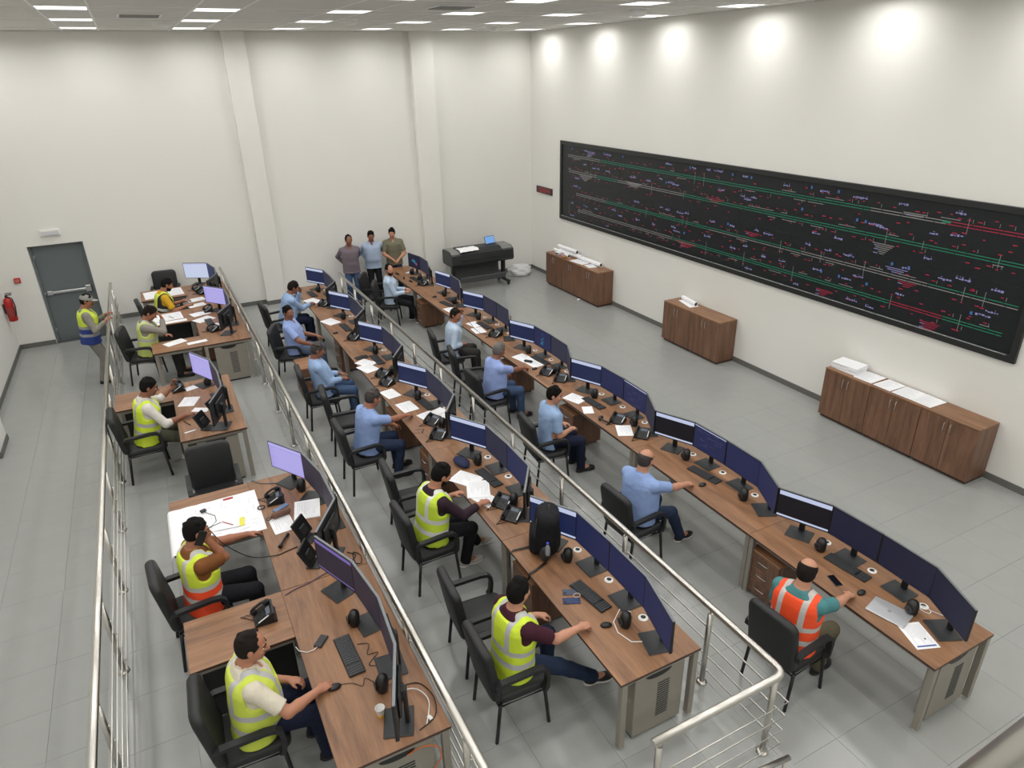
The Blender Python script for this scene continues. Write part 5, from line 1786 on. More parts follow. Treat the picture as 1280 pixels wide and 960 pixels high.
def mk_phone():
    t = thing('desk_phone', 'x', 'phone')
    MYZ = Matrix(((1, 0, 0, 0), (0, 0, 1, 0), (0, 1, 0, 0), (0, 0, 0, 1)))      # profile (x, z) swept along y
    MB().prism([(-.09, .0), (-.09, .018), (.06, .100), (.075, .097), (.06, .05), (.09, 0)][::-1], -.095, .095, MYZ).build('body', M_BLACK, t)
    ang = math.atan2(.082, .150)
    P = lambda u, v, w: Mt(-.09, 0, .018, 0, -ang) @ Matrix.Translation((u, v, w))
    MB().box(-.018, .018, -.045, .045, 0, .004, .001, P(.135, -.02, .001)).build('lcd_screen', M_LCD, t)
    MB().box(-.05, .05, -.006, .006, 0, .0025, .0005, P(.085, -.085, .001)).build('label_strip', M_LAB, t)
    b = MB()
    for r in range(4):
        for c in range(3):
            b.box(-.007, .007, -.008, .008, 0, .004, .001, P(.025 + .022 * r, -.045 + .026 * c, .001))
    b.build('keypad', M_DARK, t)['kind'] = 'stuff'
    b = MB()
    b.tube([P(.012, .068, .03) @ Vector((0, 0, 0)), P(.05, .068, .042) @ Vector((0, 0, 0)), P(.11, .068, .042) @ Vector((0, 0, 0)), P(.15, .068, .03) @ Vector((0, 0, 0))], [.016, .013, .013, .016], 8)
    b.box(-.024, .024, -.02, .02, 0, .034, .008, P(.014, .068, .001)); b.box(-.024, .024, -.02, .02, 0, .034, .008, P(.148, .068, .001))
    b.build('handset', M_BLACK, t)
    pts = [(-.085, .075, .012)] + [(-.10 - .012 * i + .006 * cos(i * 2.2), .085 + .010 * sin(i * 2.2), .006) for i in range(8)] + [(-.12, .03, .006), (-.09, .0, .01)]
    b = MB(); b.tube(pts, .003, 6); b.build('cord', M_CABLE, t)
    return t
def phone(x, y, z, rz, label): return first_or_dup(STORE, 'phone', mk_phone, x, y, z, R(rz), label, 'black desk phones')
def paper(x, y, z, rz, label, w=.21, l=.297, t_=.003, lines=True, group='white paper sheets on desks and cabinets', name='paper_sheet', ink=None, tilt=0.0):
    t = thing(name, label, 'paper', (x, y, z + .0005), R(rz), group)
    MB().box(-w / 2, w / 2, -l / 2, l / 2, 0, t_, .0008).build('sheet', M_PAPER, t)
    if lines:
        b = MB()
        rr = random.Random(int(abs(x * 1000 + y * 77)))
        nl = int(w / .017) - 2
        for i in range(nl):
            xx = w / 2 - .02 - i * .017
            e = rr.uniform(.4, .95) * (l - .05)
            b.box(xx - .0016, xx + .0016, l / 2 - .025 - e, l / 2 - .025, t_, t_ + .0004)
        b.build('printing', ink or M_INK, t)['kind'] = 'stuff'
    return t

# lower row, unit by unit (y measured in the room)
def unit_kit(y0, zd, xk, who, keyboard_at=None, speakers=((-.02, 1.50), (.0, .50)), xs=-4.11, kb_rz=4):
    if keyboard_at: keyboard(keyboard_at[0], keyboard_at[1], zd, kb_rz, 'black keyboard on the desk in front of ' + who)
    for i, (dx, dy) in enumerate(speakers):
        speaker(xs + dx, y0 + dy, zd, R(0), '%s small black speaker under the monitors facing %s' % (('far', 'near')[i], who))
for k in range(7):
    y0 = YC0 + UL * k
    kb = {0: (-4.10, -13.70), 1: (-4.16, -11.74), 2: (-4.23, -9.46), 3: (-4.10, -7.66), 4: (-4.18, -5.62), 5: (-4.10, -3.86), 6: (-4.20, -1.90)}[k]
    unit_kit(y0, ZDC, None, C_WHO[k], kb, speakers=((0, 1.50 if k < 5 else 1.22), (-.02, .50 if k < 5 else .62)), kb_rz=(5, 8, 4, 6, 4, 4, 3)[k])
for k in range(6):
    y0 = YB0 + UL * k
    kb = {0: (-6.62, -12.98), 1: (-6.56, -10.76), 2: (-6.50, -8.56), 3: (-6.60, -6.62), 4: (-6.64, -4.82), 5: (-6.70, -2.36)}[k]
    unit_kit(y0, ZDB, None, B_WHO[k], kb, xs=-6.54, speakers=((0, 1.46), (-.02, .50)), kb_rz=(8, 6, 4, 2, 3, 4)[k])

# orange-vested man's desk
mouse(-4.29, -14.005, ZDC, 4, 'black mouse under the hand of the orange-vested man')
t = thing('mobile_phone', 'black mobile phone beside the keyboard of the orange-vested man', 'phone', (-4.36, -13.77, ZDC), R(-18))
MB().box(-.037, .037, -.075, .075, .0, .008, .003).build('body', M_DARK, t)
MB().box(-.033, .033, -.07, .07, .008, .0088, .0003).build('glass', mat('phone_glass', (12, 13, 16), .12, noise=.02), t)
t = thing('laptop', 'closed silver laptop on the desk of the orange-vested man', 'laptop', (-4.29, -14.29, ZDC), R(14))
MB().box(-.115, .115, -.165, .165, .003, .011, .003).build('base', M_ALU, t)
MB().box(-.115, .115, -.165, .165, .0115, .018, .003).build('lid', mat('laptop_silver', (206, 208, 212), .3, .55, noise=.03), t)
b = MB(); b.lathe([(.014, .0), (.014, .0006), (.011, .0006), (.011, 0)], 16, Mt(0, 0, .018), cap=False)
b.box(-.008, .008, -.004, -.0025, .018, .0186); b.box(-.008, .008, .0025, .004, .018, .0186)
b.build('emblem', M_DARK, t)
t = paper(-4.32, -14.585, ZDC, -22, 'printed white form with a blue column beside the silver laptop', lines=True)
MB().box(-.085, .085, -.128, -.112, .003, .0036).build('blue_column', mat('form_blue', (70, 98, 160), .7, noise=.08), t)
MB().box(.028, .042, -.052, -.036, .003, .0038).build('black_stamp', M_BLACK, t)
t = thing('headphones', 'thin white earphone cable loop by the speaker beyond the silver laptop', 'earphones', (-3.98, -14.42, ZDC))
b = MB(); b.tube([(.035 * cos(a) , .05 * sin(a), .004) for a in [2 * pi * i / 20 for i in range(20)]], .004, 6, closed=True); b.tube([(.03, -.03, .004), (.06, -.11, .004), (.10, -.15, .004)], .004, 6)
b.build('cable', M_WHITE, t)

# bald man in blue
mouse(-4.33, -11.90, ZDC, 0, 'black mouse under the hand of the bald man in blue')
phone(-4.22, -10.60, ZDC, 38, 'black desk phone with tangled cord, beyond the bald man in blue')
phone(-4.25, -10.10, ZDC, 28, 'black desk phone with lit display beside the young man in blue')
paper(-4.33, -10.36, ZDC, -28, 'white sheet lying between two phones beside the young man in blue')
paper(-4.38, -9.20, ZDC, 18, 'printed document at the far end of the keyboard of the young man', .23, .31, .010)
paper(-4.42, -9.60, ZDC, -24, 'small white slip by the desk edge before the young man', .15, .22, .003, False)
mouse(-4.40, -9.90, ZDC, 30, 'black mouse by the desk edge before the young man in blue')
t = thing('phone_handset', 'loose black handset lying by the desk edge before the young man', 'phone', (-4.43, -10.03, ZDC), R(20))
b = MB(); b.tube([(0, -.09, .016), (0, -.05, .026), (0, .05, .026), (0, .09, .016)], [.017, .011, .011, .017], 8); b.build('handset', M_BLACK, t)
# grey-haired man
mouse(-4.36, -7.93, ZDC, 0, 'black mouse under the hand of the grey-haired man')
paper(-4.30, -7.42, ZDC, 12, 'open document before the grey-haired man, the farther of two', .24, .33, .006)
paper(-4.25, -7.72, ZDC, 6, 'open document nearer the keyboard of the grey-haired man', .22, .31, .004)
t = thing('glasses_case', 'small black case lying on papers before the grey-haired man', 'case', (-4.31, -7.62, ZDC + .006), R(35))
MB().box(-.03, .03, -.075, .075, 0, .03, .012).build('shell', M_BLACK, t)
phone(-4.28, -8.20, ZDC, 24, 'black desk phone with its handset askew near the grey-haired man')
phone(-4.22, -8.52, ZDC, 40, 'second black desk phone beyond the young man, beside the grey-haired man')
# phoning man
paper(-4.30, -5.46, ZDC, 10, 'white sheet at the far side before the phoning man', .22, .31)
paper(-4.38, -5.80, ZDC, -4, 'white note sheet under the arm of the phoning man', .22, .31)
phone(-4.24, -6.22, ZDC, 26, 'black desk phone used by the man in pale blue sleeves')
t = thing('telephone_lead', 'black cord running from the phoning man to his desk', 'cable', (0, 0, 0))
b = MB(); b.tube([(-4.68, -5.77, 1.13), (-4.60, -5.84, 1.0), (-4.52, -5.93, .86), (-4.44, -6.0, .772), (-4.34, -6.1, .757)], .004, 6); b.build('cord', M_CABLE, t)
paper(-4.36, -4.40, ZDC, 6, 'white sheet on the empty desk near the plotter', .21, .30)
keyboard(-4.28, -4.02, ZDC, 10, 'spare black keyboard near the front of the empty place')
mouse(-4.32, -3.42, ZDC, 0, 'black mouse on the empty desk near the plotter')
# bearded man
phone(-4.20, -2.42, ZDC, 22, 'black desk phone on the desk of the bearded man')
for i, (x, y, rz) in enumerate(((-4.36, -2.02, 10), (-4.40, -1.66, -20), (-4.42, -1.24, 14))):
    t = thing('stapler', ('dark stapler', 'dark tape holder', 'dark hole punch')[i] + ' on the far end of the lower row', 'desk tool', (x, y, ZDC), R(rz))
    MB().box(-.02, .02, -.07, .07, 0, .012, .004).build('base', M_DARK, t)
    MB().box(-.015, .015, -.07, .06, .016, .036, .006).build('arm', M_BLACK, t)
paper(-4.06, -1.30, ZDC, 24, 'white sheet behind the dark tools at the far end of the lower row', .2, .28)

# middle row ----------------------------------------------------------
# backpack
def blob_pack():
    t = thing('backpack', 'black backpack standing on the near end of the middle desks', 'backpack', (-6.63, -12.22, ZDB), R(-28))
    mb = cloth('backpack_black', (26, 27, 31), .15, .7)
    b = MB(); cushion(b, .35, .50, .22, .11, .07, Mt(0, 0, .25, 0, R(4)), n=6, m=10); b.build('main_bag', mb, t)
    b = MB(); cushion(b, .28, .29, .12, .08, .05, Mt(-.11, 0, .16, 0, R(4)), n=6, m=8); b.build('front_pocket', mb, t)
    b = MB(); b.tube([(.02, -.05, .475), (.02, -.03, .51), (.02, .03, .51), (.02, .05, .475)], .009, 8); b.build('grab_handle', M_BLACK, t)
    for s in (-1, 1):
        b = MB(); b.tube([(.085, s * .07, .37), (.12, s * .08, .28), (.12, s * .09, .14), (.09, s * .09, .05)], .017, 8, flat=.45); b.build('shoulder_strap', M_BLACK, t)
        b = MB(); b.tube([(-.115, s * .13, .20), (-.11, s * .13, .34), (-.10, s * .10, .45)], .004, 6); b.build('zip', M_DARK, t)
    S = SDF(); S.ell((-.02, -.175, .09), (.055, .035, .085), None, .0); v, q = S.mesh(.009); link('side_pocket', np_mesh('side_pocket', [(v, q, 0)], [M_DARK]), t)
    return t
blob_pack()
for i, pts in enumerate(([(-6.71, -12.12, ZDB + .02), (-6.80, -12.10, ZDB + .012), (-6.93, -12.08, ZDB + .012), (-6.972, -12.08, ZDB - .02), (-6.985, -12.09, ZDB - .16)],
                         [(-6.74, -12.40, ZDB + .02), (-6.84, -12.43, ZDB + .012), (-6.95, -12.46, ZDB + .012), (-6.975, -12.465, ZDB - .05)])):
    t = thing('bag_strap', ('far', 'near')[i] + ' black backpack strap hanging over the desk edge', 'strap')
    MB().tube(pts, .013, 8, flat=.35).build('webbing', M_BLACK, t)
t = thing('water_bottle', 'small clear bottle with blue cap in the backpack side pocket', 'bottle', (-6.725, -12.40, ZDB + .10))
MB().lathe([(.022, 0), (.024, .01), (.024, .09), (.012, .115), (.012, .125)], 14).build('bottle', mat('bottle_clear', (196, 202, 212), .15, noise=.02, trans=.5), t)
MB().lathe([(.014, .125), (.014, .145)], 12).build('cap', mat('cap_blue', (66, 78, 190), .4, noise=.03), t)
for i, (x, y, rz) in enumerate(((-6.745, -12.855, 62), (-6.80, -12.95, 64))):
    t = thing('mobile_phone', ('grey-blue phone in a case', 'dark blue phone')[i] + ' before the man near the backpack', 'phone', (x, y, ZDB), R(rz))
    MB().box(-.038, .038, -.078, .078, 0, .010, .004).build('case', mat('phone_case_%d' % i, ((70, 80, 100), (38, 54, 98))[i], .45, noise=.05), t)
    MB().box(-.03, -.006, .045, .07, .010, .0125, .002).build('camera_bump', M_BLACK, t)
b = MB(); b.tube([(.032 * cos(a), .026 * sin(a), 0) for a in [2 * pi * i / 18 for i in range(18)]], .004, 6, closed=True)
t = thing('phone_ring', 'pale ring holder lying on the phones before the man near the backpack', 'ring', (-6.725, -12.92, ZDB + .012)); b.build('ring', mat('ring_pale', (196, 170, 150), .4, noise=.04), t)
mouse(-6.70, -13.345, ZDB, -20, 'black mouse near the fist of the man near the backpack')
t = thing('cable', 'white cable looped round the speaker before the man near the backpack', 'cable')
MB().tube([(-6.42, -13.32, ZDB + .005), (-6.48, -13.24, ZDB + .005), (-6.62, -13.34, ZDB + .005), (-6.66, -13.46, ZDB + .005), (-6.62, -13.60, ZDB + .005), (-6.50, -13.66, ZDB + .005), (-6.38, -13.64, ZDB + .005)], .005, 6).build('cable', M_WHITE, t)

# black-bearded man
t = thing('pouch', 'dark navy zipped pouch beyond the papers of the black-bearded man', 'pouch', (-6.72, -10.34, ZDB), R(12))
S = SDF(); S.ell((0, 0, .045), (.075, .13, .045)); S.cone((0, -.07, .035), (0, .07, .035), .04, .04, .04); S.half((0, 0, .002), (0, 0, -1))
v, q = S.mesh(.009); link('body', np_mesh('body', [(v, q, 0)], [cloth('pouch_navy', (46, 52, 78), .1)]), t)
MB().tube([(.05, -.10, .075), (.06, 0, .088), (.05, .10, .075)], .004, 6).build('zip', M_BLACK, t)
paper(-6.80, -10.66, ZDB, 32, 'stack of papers under the hands of the black-bearded man, farthest', .25, .34, .008)
paper(-6.77, -10.92, ZDB, -22, 'printed map sheet fanned over the papers of the black-bearded man', .26, .34, .010)
paper(-6.78, -11.14, ZDB, 20, 'white sheet under the hand of the black-bearded man, nearest', .2, .28, .004)
phone(-6.66, -11.32, ZDB, 30, 'black desk phone touched by the black-bearded man, the farther')
phone(-6.68, -11.58, ZDB, 34, 'black desk phone by the black-bearded man, the nearer, next to the desk joint')
# man reaching over papers
paper(-6.83, -7.99, ZDB, 10, 'single white sheet farthest from the man reaching over papers', .21, .30)
paper(-6.76, -8.52, ZDB, 6, 'white sheet right before the man reaching over papers', .23, .32)
paper(-6.60, -8.96, ZDB, 14, 'white sheet under the hand of the man reaching over papers', .22, .30, .004)
t = thing('open_file', 'thick open file of papers under the monitors, near the reaching man', 'file', (-6.42, -9.0, ZDB), R(20))
for s in (-1, 1):
    MB().box(-.11, .11, s * .005 + (0 if s > 0 else -.16), s * .005 + (.16 if s > 0 else 0), 0, .03, .006).build('page_block', M_PAPER, t)
    MB().box(-.115, .115, (0 if s > 0 else -.17), (.17 if s > 0 else 0), -.0, .004).build('cover', M_DARK, t)
phone(-6.62, -9.16, ZDB, 26, 'black desk phone with lit display before the reaching man, the farther')
phone(-6.70, -9.56, ZDB, 40, 'black desk phone seen from its side, between two middle desks')
t = thing('eyeglasses', 'dark glasses folded on the desk near the reaching man', 'glasses', (-6.83, -9.34, ZDB), R(60))
b = MB()
for s in (-1, 1):
    b.tube([(.022 * cos(a) + s * .03, .004, .02 + .017 * sin(a)) for a in [2 * pi * i / 14 for i in range(14)]], .002, 5, closed=True)
    b.tube([(s * .052, .004, .024), (s * .05, .12, .012)], .002, 5)
b.build('frame', M_BLACK, t)
# slumped man
paper(-6.84, -6.90, ZDB, 16, 'loose papers at the desk edge before the slumped man, the nearer', .24, .33, .006)
paper(-6.80, -6.66, ZDB, 30, 'loose papers before the slumped man, the farther', .22, .31, .004)
t = thing('folder', 'thin black folder beyond the papers of the slumped man', 'folder', (-6.80, -6.40, ZDB), R(6)); MB().box(-.11, .11, -.06, .06, 0, .014, .004).build('cover', M_BLACK, t)
phone(-6.72, -7.32, ZDB, 24, 'black desk phone with lit display by the slumped man, the farther')
phone(-6.76, -7.64, ZDB, 24, 'black desk phone with lit display by the slumped man, the nearer')
# sideways
paper(-6.80, -4.34, ZDB, 20, 'white sheet at the desk edge before the man sitting sideways', .25, .36, .003)
mouse(-6.88, -5.02, ZDB, 0, 'black mouse at the desk edge before the man sitting sideways')
phone(-6.66, -5.48, ZDB, 30, 'black desk phone in front of the man sitting sideways')
# cheek in hand
paper(-6.80, -2.86, ZDB, 22, 'open notebook pages being written by the man with cheek in hand', .26, .36, .006)
phone(-6.66, -3.28, ZDB, 30, 'black desk phone at the elbow of the man with cheek in hand')

# upper row -----------------------------------------------------------
# man in beige
phone(-9.26, -12.03, ZDA, -2, 'black desk phone lying flat on the wing behind the man in beige')
keyboard(-8.75, -12.78, ZDA, 2, 'black keyboard on the desk of the man in beige')
mouse(-8.93, -13.035, ZDA, 0, 'black mouse under the hand of the man in beige')
t = thing('power_bank', 'dark power bank with white lead beside the keyboard of the man in beige', 'battery', (-8.91, -12.53, ZDA), R(-42))
MB().box(-.035, .035, -.065, .065, 0, .018, .006).build('case', M_DARK, t)
b = MB(); b.tube([(-.0, -.065, .01), (-.01, -.10, .012), (-.05, -.13, .006), (-.12, -.13, .004), (-.17, -.10, .004)], .0035, 6); b.build('lead', M_WHITE, t)
t = thing('paper_cup', 'yellow and white paper cup on the near upper desk', 'cup', (-8.70, -13.43, ZDA))
MB().lathe([(.024, 0), (.0255, .022)], 18, cap=False).build('lower_band', mat('cup_yellow', (222, 176, 40), .5, noise=.05), t)
b = MB(); b.lathe([(.0255, .022), (.034, .075), (.036, .077), (.034, .078), (.031, .073), (.0235, .008), (.0, .008)], 18, cap=False); b.build('cup', M_WHITE, t)
speaker(-8.62, -12.47, ZDA, 0, 'far small black speaker under the monitors of the man in beige')
speaker(-8.62, -13.22, ZDA, 0, 'near small black speaker under the monitors of the man in beige')
t = thing('eraser', 'tiny white block near the end of the near upper desk', 'eraser', (-8.40, -13.62, ZDA), R(20)); MB().box(-.014, .014, -.022, .022, 0, .014, .003).build('block', M_WHITE, t)
def cable(label, pts, m=None, r=.004):
    t = thing('cable', label, 'cable')
    P = [Vector(p) for p in pts]
    Q = []
    for i in range(len(P) - 1):                                # catmull-rom through the points
        p0, p1, p2, p3 = P[max(i - 1, 0)], P[i], P[i + 1], P[min(i + 2, len(P) - 1)]
        for k in range(5):
            s = k / 5
            Q.append(.5 * ((2 * p1) + (p2 - p0) * s + (2 * p0 - 5 * p1 + 4 * p2 - p3) * s * s + (3 * p1 - p0 - 3 * p2 + p3) * s ** 3))
    Q.append(P[-1])
    MB().tube([tuple(q) for q in Q], r, 6).build('lead', m or M_CABLE, t)
za = ZDA + .006
cable('thin mouse lead running from the hand of the man in beige', [(-8.88, -13.03, za), (-8.80, -13.06, za), (-8.74, -13.12, za), (-8.70, -13.06, za), (-8.62, -13.20, za)], None, .0025)
cable('black leads tangled behind the keyboard of the man in beige', [(-8.66, -12.70, za), (-8.58, -12.74, za), (-8.62, -12.84, za), (-8.54, -12.86, za), (-8.64, -12.95, za), (-8.52, -13.02, za), (-8.56, -13.10, za)], None, .003)
cable('white lead behind the nearest upper monitor', [(-8.50, -13.30, za), (-8.40, -13.36, za + .02), (-8.36, -13.50, za + .02), (-8.44, -13.66, za)], M_WHITE, .0045)
cable('black lead looping behind the nearest upper monitor', [(-8.48, -13.26, za), (-8.36, -13.30, za), (-8.31, -13.46, za), (-8.36, -13.62, za), (-8.50, -13.68, za)], None, .004)
cable('black leads coiled between the two near upper monitors', [(-8.42, -11.52, za), (-8.36, -11.60, za), (-8.42, -11.68, za), (-8.35, -11.74, za), (-8.32, -11.62, za), (-8.38, -11.56, za), (-8.40, -11.86, za)], None, .004)
cable('purple lead crossing the joint between the two near upper desks', [(-9.06, -11.84, za), (-8.96, -11.80, za), (-8.84, -11.78, za), (-8.66, -11.72, za), (-8.56, -11.76, za)], mat('cable_violet', (80, 66, 96), .5, noise=.05), .004)
cable('orange lead hanging under the near end of the upper desks', [(-8.62, -13.72, ZA + .62), (-8.50, -13.74, ZA + .66), (-8.40, -13.745, ZA + .60), (-8.38, -13.74, ZA + .48), (-8.44, -13.73, ZA + .38)], mat('cable_orange', (206, 110, 48), .5, noise=.05), .005)
cable('black cord from the phoning hand over the desk of the yellow-and-orange vest', [(-9.52, -11.19, ZA + 1.18), (-9.44, -11.18, ZA + 1.0), (-9.25, -11.20, ZA + .80), (-9.04, -11.24, za + .004), (-8.92, -11.22, za), (-8.82, -11.20, za)], None, .005)
cable('grey lead over the far edge of the desk carrying the large drawing', [(-9.06, -9.70, ZA + .66), (-9.02, -9.755, za), (-8.94, -9.86, za), (-8.78, -9.94, za), (-8.66, -9.98, za)], mat('cable_grey', (96, 108, 116), .5, noise=.05), .005)

# yellow-and-orange vest
t = thing('large_drawing', 'large white drawing sheet draped over the wing, hanging off its end', 'drawing', (0, 0, 0))
b = MB()
nx, ny = 22, 8
xs_ = [-9.03 - .86 * i / 16 for i in range(17)]
prof = [(x, ZDA + .003) for x in xs_] + [(-9.905, ZDA - .006), (-9.915, ZDA - .03), (-9.925, ZDA - .10), (-9.935, ZDA - .18), (-9.94, ZDA - .25)]
rr = random.Random(4)
wv = [[rr.uniform(0, .006) for _ in range(ny + 1)] for _ in prof]
vs = [(x, -10.775 + .82 * j / ny + (0.02 if i < 3 else 0) * (1 - j / ny), z + wv[i][j] * (1 if i < 17 else 0)) for i, (x, z) in enumerate(prof) for j in range(ny + 1)]
b.add(vs, [(i * (ny + 1) + j, i * (ny + 1) + j + 1, (i + 1) * (ny + 1) + j + 1, (i + 1) * (ny + 1) + j) for i in range(len(prof) - 1) for j in range(ny)], True)
b.build('sheet', M_PAPER, t)
b = MB()
for i in range(40):
    x, y = rr.uniform(-9.8, -9.08), rr.uniform(-10.7, -10.05)
    L = rr.uniform(.02, .12)
    if rr.random() < .6: b.box(x - L / 2, x + L / 2, y - .0012, y + .0012, ZDA + .0095, ZDA + .0099)
    else: b.box(x - .0012, x + .0012, y - L / 2, y + L / 2, ZDA + .0095, ZDA + .0099)
b.build('drawn_lines', mat('drawing_ink', (186, 178, 196), .8, noise=.05), t)['kind'] = 'stuff'
b = MB(); b.box(-9.36, -9.26, -10.02, -9.985, ZDA + .0095, ZDA + .0102); b.build('red_mark', M_RED, t)
t = thing('notebook', 'small printed booklet with a yellow edge lying on the large drawing', 'booklet', (-9.36, -10.50, ZDA + .010), R(-8))
MB().box(-.16, .10, -.075, .075, 0, .006, .001).build('pages', M_PAPER, t)
MB().box(.10, .15, -.075, .075, 0, .006, .001).build('yellow_edge', mat('yellow_card', (226, 222, 90), .6, noise=.04), t)
t = thing('pen', 'red pen lying on the booklet over the large drawing', 'pen', (-9.37, -10.49, ZDA + .017), R(-50)); MB().cyl((-.07, 0, .004), (.07, 0, .004), .004, n=8).build('barrel', M_RED, t)
t = thing('pen', 'dark pen lying on the large drawing beside the booklet', 'pen', (-9.52, -10.46, ZDA + .011), R(14)); MB().cyl((-.10, 0, .005), (.10, 0, .005), .005, n=8).build('barrel', M_BLACK, t)
t = thing('dongle', 'small dark gadget with a thin lead on the large drawing', 'gadget', (-9.57, -10.13, ZDA + .011), R(20))
MB().box(-.03, .03, -.022, .022, 0, .02, .006).build('case', M_DARK, t)
b = MB(); b.tube([(0, -.022, .008), (.02, -.09, .004), (.045, -.17, .003), (.01, -.27, .003), (-.06, -.32, .003)], .003, 6); b.build('lead', M_CABLE, t)
t = thing('scissors', 'dark ring-handled scissors poking out from under the large drawing', 'scissors', (-9.02, -10.36, ZDA + .012), R(-10))
b = MB(); b.tube([(.05 * cos(a) * .7, .035 * sin(a), .004) for a in [2 * pi * i / 16 for i in range(16)]], .006, 6, closed=True); b.build('handle', M_BLACK, t)
phone(-8.86, -10.28, ZDA, -6, 'black desk phone on the desk of the yellow-and-orange vest')
t = thing('mobile_phone', 'slim blue-grey phone beyond the brown case', 'phone', (-8.84, -10.455, ZDA), R(-62)); MB().box(-.03, .03, -.085, .085, 0, .016, .004).build('body', mat('slim_blue', (104, 128, 164), .4, noise=.05), t)
t = thing('glasses_case', 'brown leather case beside white sheets on the upper desk', 'case', (-8.86, -10.61, ZDA + .008), R(-80))
S = SDF(); S.cone((0, -.07, .035), (0, .07, .035), .032, .034, .0); S.half((0, 0, .002), (0, 0, -1)); v, q = S.mesh(.008)
link('shell', np_mesh('shell', [(v, q, 0)], [mat('brown_leather', (104, 72, 54), .6, noise=.15)]), t)
MB().tube([(.0, -.10, .03), (.035, -.135, .02), (0, -.16, .02), (-.03, -.135, .02)], .005, 6, closed=True).build('strap', M_BLACK, t)
paper(-8.88, -10.76, ZDA, 4, 'white sheet under the brown leather case', .21, .28, .007)
paper(-8.60, -10.62, ZDA, -12, 'open white notebook under the lilac monitor', .26, .34, .012)
t = thing('folder', 'dark keyboard tray folder behind the open white notebook', 'folder', (-8.57, -10.42, ZDA), R(-40)); MB().box(-.06, .06, -.16, .16, 0, .010, .003).build('cover', M_BLACK, t)
t = thing('phone_handset', 'loose black receiver with its lead on the upper desk', 'phone', (-8.92, -11.06, ZDA), R(-32))
b = MB(); b.tube([(0, -.10, .018), (0, -.06, .026), (0, .06, .026), (0, .10, .018)], [.022, .012, .012, .020], 8); b.build('handset', M_BLACK, t)
def console(x, y, z, rz, label):
    def mk():
        t = thing('phone_console', 'x', 'phone')
        MM_ = Mt(0, 0, .12, 0, R(-28))
        MB().box(-.012, .012, -.11, .11, -.10, .10, .006, MM_).build('panel', M_BLACK, t)
        b = MB(); b.box(-.0135, -.0115, -.03, .07, .0, .08, .001, MM_); b.build('lcd_screen', mat('console_lcd', (60, 92, 138), .3, noise=.05, emit=(70, 110, 170), estr=.3), t)
        MB().box(-.0135, -.0115, -.095, -.075, -.09, .09, .001, MM_).build('label_strip', M_LAB, t)
        b = MB(); b.box(.0, .13, -.08, .08, 0, .012, .004); b.build('foot', M_BLACK, t)
        b = MB(); b.box(.03, .05, -.05, .05, .01, .14, .006, Mt(.01, 0, 0, 0, R(-18))); b.build('stand', M_DARK, t)
        return t
    return first_or_dup(STORE, 'console', mk, x, y, z, R(rz), label, 'upright black phone consoles')
console(-8.74, -11.08, ZDA, -38, 'upright phone console with blue display by the yellow-and-orange vest')
console(-8.78, -11.50, ZDA, -30, 'second upright dark console, seen from its side, by the yellow-and-orange vest')
speaker(-8.57, -10.22, ZDA, 0, 'small black speaker beside the lilac monitor of the yellow-and-orange vest')

# man in white sleeves
phone(-9.58, -6.66, ZDA, 4, 'black desk phone with a lifted receiver before the man in white sleeves')
paper(-9.36, -6.66, ZDA, -70, 'printed slip near the lilac monitor of the man in white sleeves', .14, .30, .003)
paper(-9.48, -7.16, ZDA, -22, 'printed leaflet before the man in white sleeves', .22, .30, .004)
paper(-9.36, -7.52, ZDA, 60, 'folded note under the hand of the man in white sleeves', .12, .22, .004, False)
console(-9.20, -7.74, ZDA, -34, 'upright console with paper strip before the man in white sleeves, the farther')
console(-9.38, -8.10, ZDA, -34, 'upright black console near the desk corner of the man in white sleeves')
t = thing('pen', 'thick dark pen before the man in white sleeves', 'pen', (-9.56, -7.86, ZDA), R(-68)); MB().cyl((-.09, 0, .006), (.09, 0, .006), .006, n=8).build('barrel', M_BLACK, t)
t = thing('ruler', 'short pale ruler at the desk corner of the man in white sleeves', 'ruler', (-9.54, -8.12, ZDA), R(-78)); MB().box(-.014, .014, -.07, .07, 0, .003, .001).build('strip', M_LAB, t)
speaker(-9.18, -6.70, ZDA, 0, 'small black speaker behind the slip of the man in white sleeves')
t = thing('laptop_bag', 'flat black case standing on the floor behind the white-sleeved man\'s desk', 'bag', (-9.50, -6.12, ZA), R(4))
b = MB(); cushion(b, .46, .34, .09, .05, .03, Mt(0, 0, .185, R(90))); b.build('body', M_CHAIR, t)
b = MB(); b.tube([(-.07, 0, .35), (-.06, 0, .39), (.06, 0, .39), (.07, 0, .35)], .008, 8); b.build('handle', M_BLACK, t)

# man covering his face
paper(-9.50, -4.52, ZDA, -64, 'white sheet at the elbow of the man covering his face', .20, .34, .006)
paper(-9.16, -4.68, ZDA, -82, 'pale paper strip on the desk edge near the man covering his face', .12, .32, .003, False)
t = paper(-9.56, -2.96, ZDA, -86, 'large white drawing on the side table, with a green pen', .46, .56, .003, True)
t = thing('pen', 'green pen lying on the drawing on the side table', 'pen', (-9.47, -3.02, ZDA + .005), R(-62)); MB().cyl((-.08, 0, .005), (.08, 0, .005), .0055, n=8).build('barrel', mat('pen_green', (120, 178, 60), .4, noise=.05), t)
paper(-9.52, -3.30, ZDA, -88, 'white sheet at the near edge of the side table', .14, .60, .003, False)
paper(-8.97, -3.06, ZDA, -72, 'greyish printed sheet beside the second far upper desk', .24, .33, .003)
paper(-8.94, -3.46, ZDA, -60, 'white sheet before the monitors of the man covering his face', .26, .34, .004)
paper(-8.80, -3.90, ZDA, -70, 'small white pad under the dark monitors of the man covering his face', .12, .16, .010, False)
phone(-8.80, -2.98, ZDA, 0, 'black desk phone between the two farthest upper desks')
phone(-8.84, -4.22, ZDA, 20, 'black desk phone behind the dark monitors of the man covering his face')
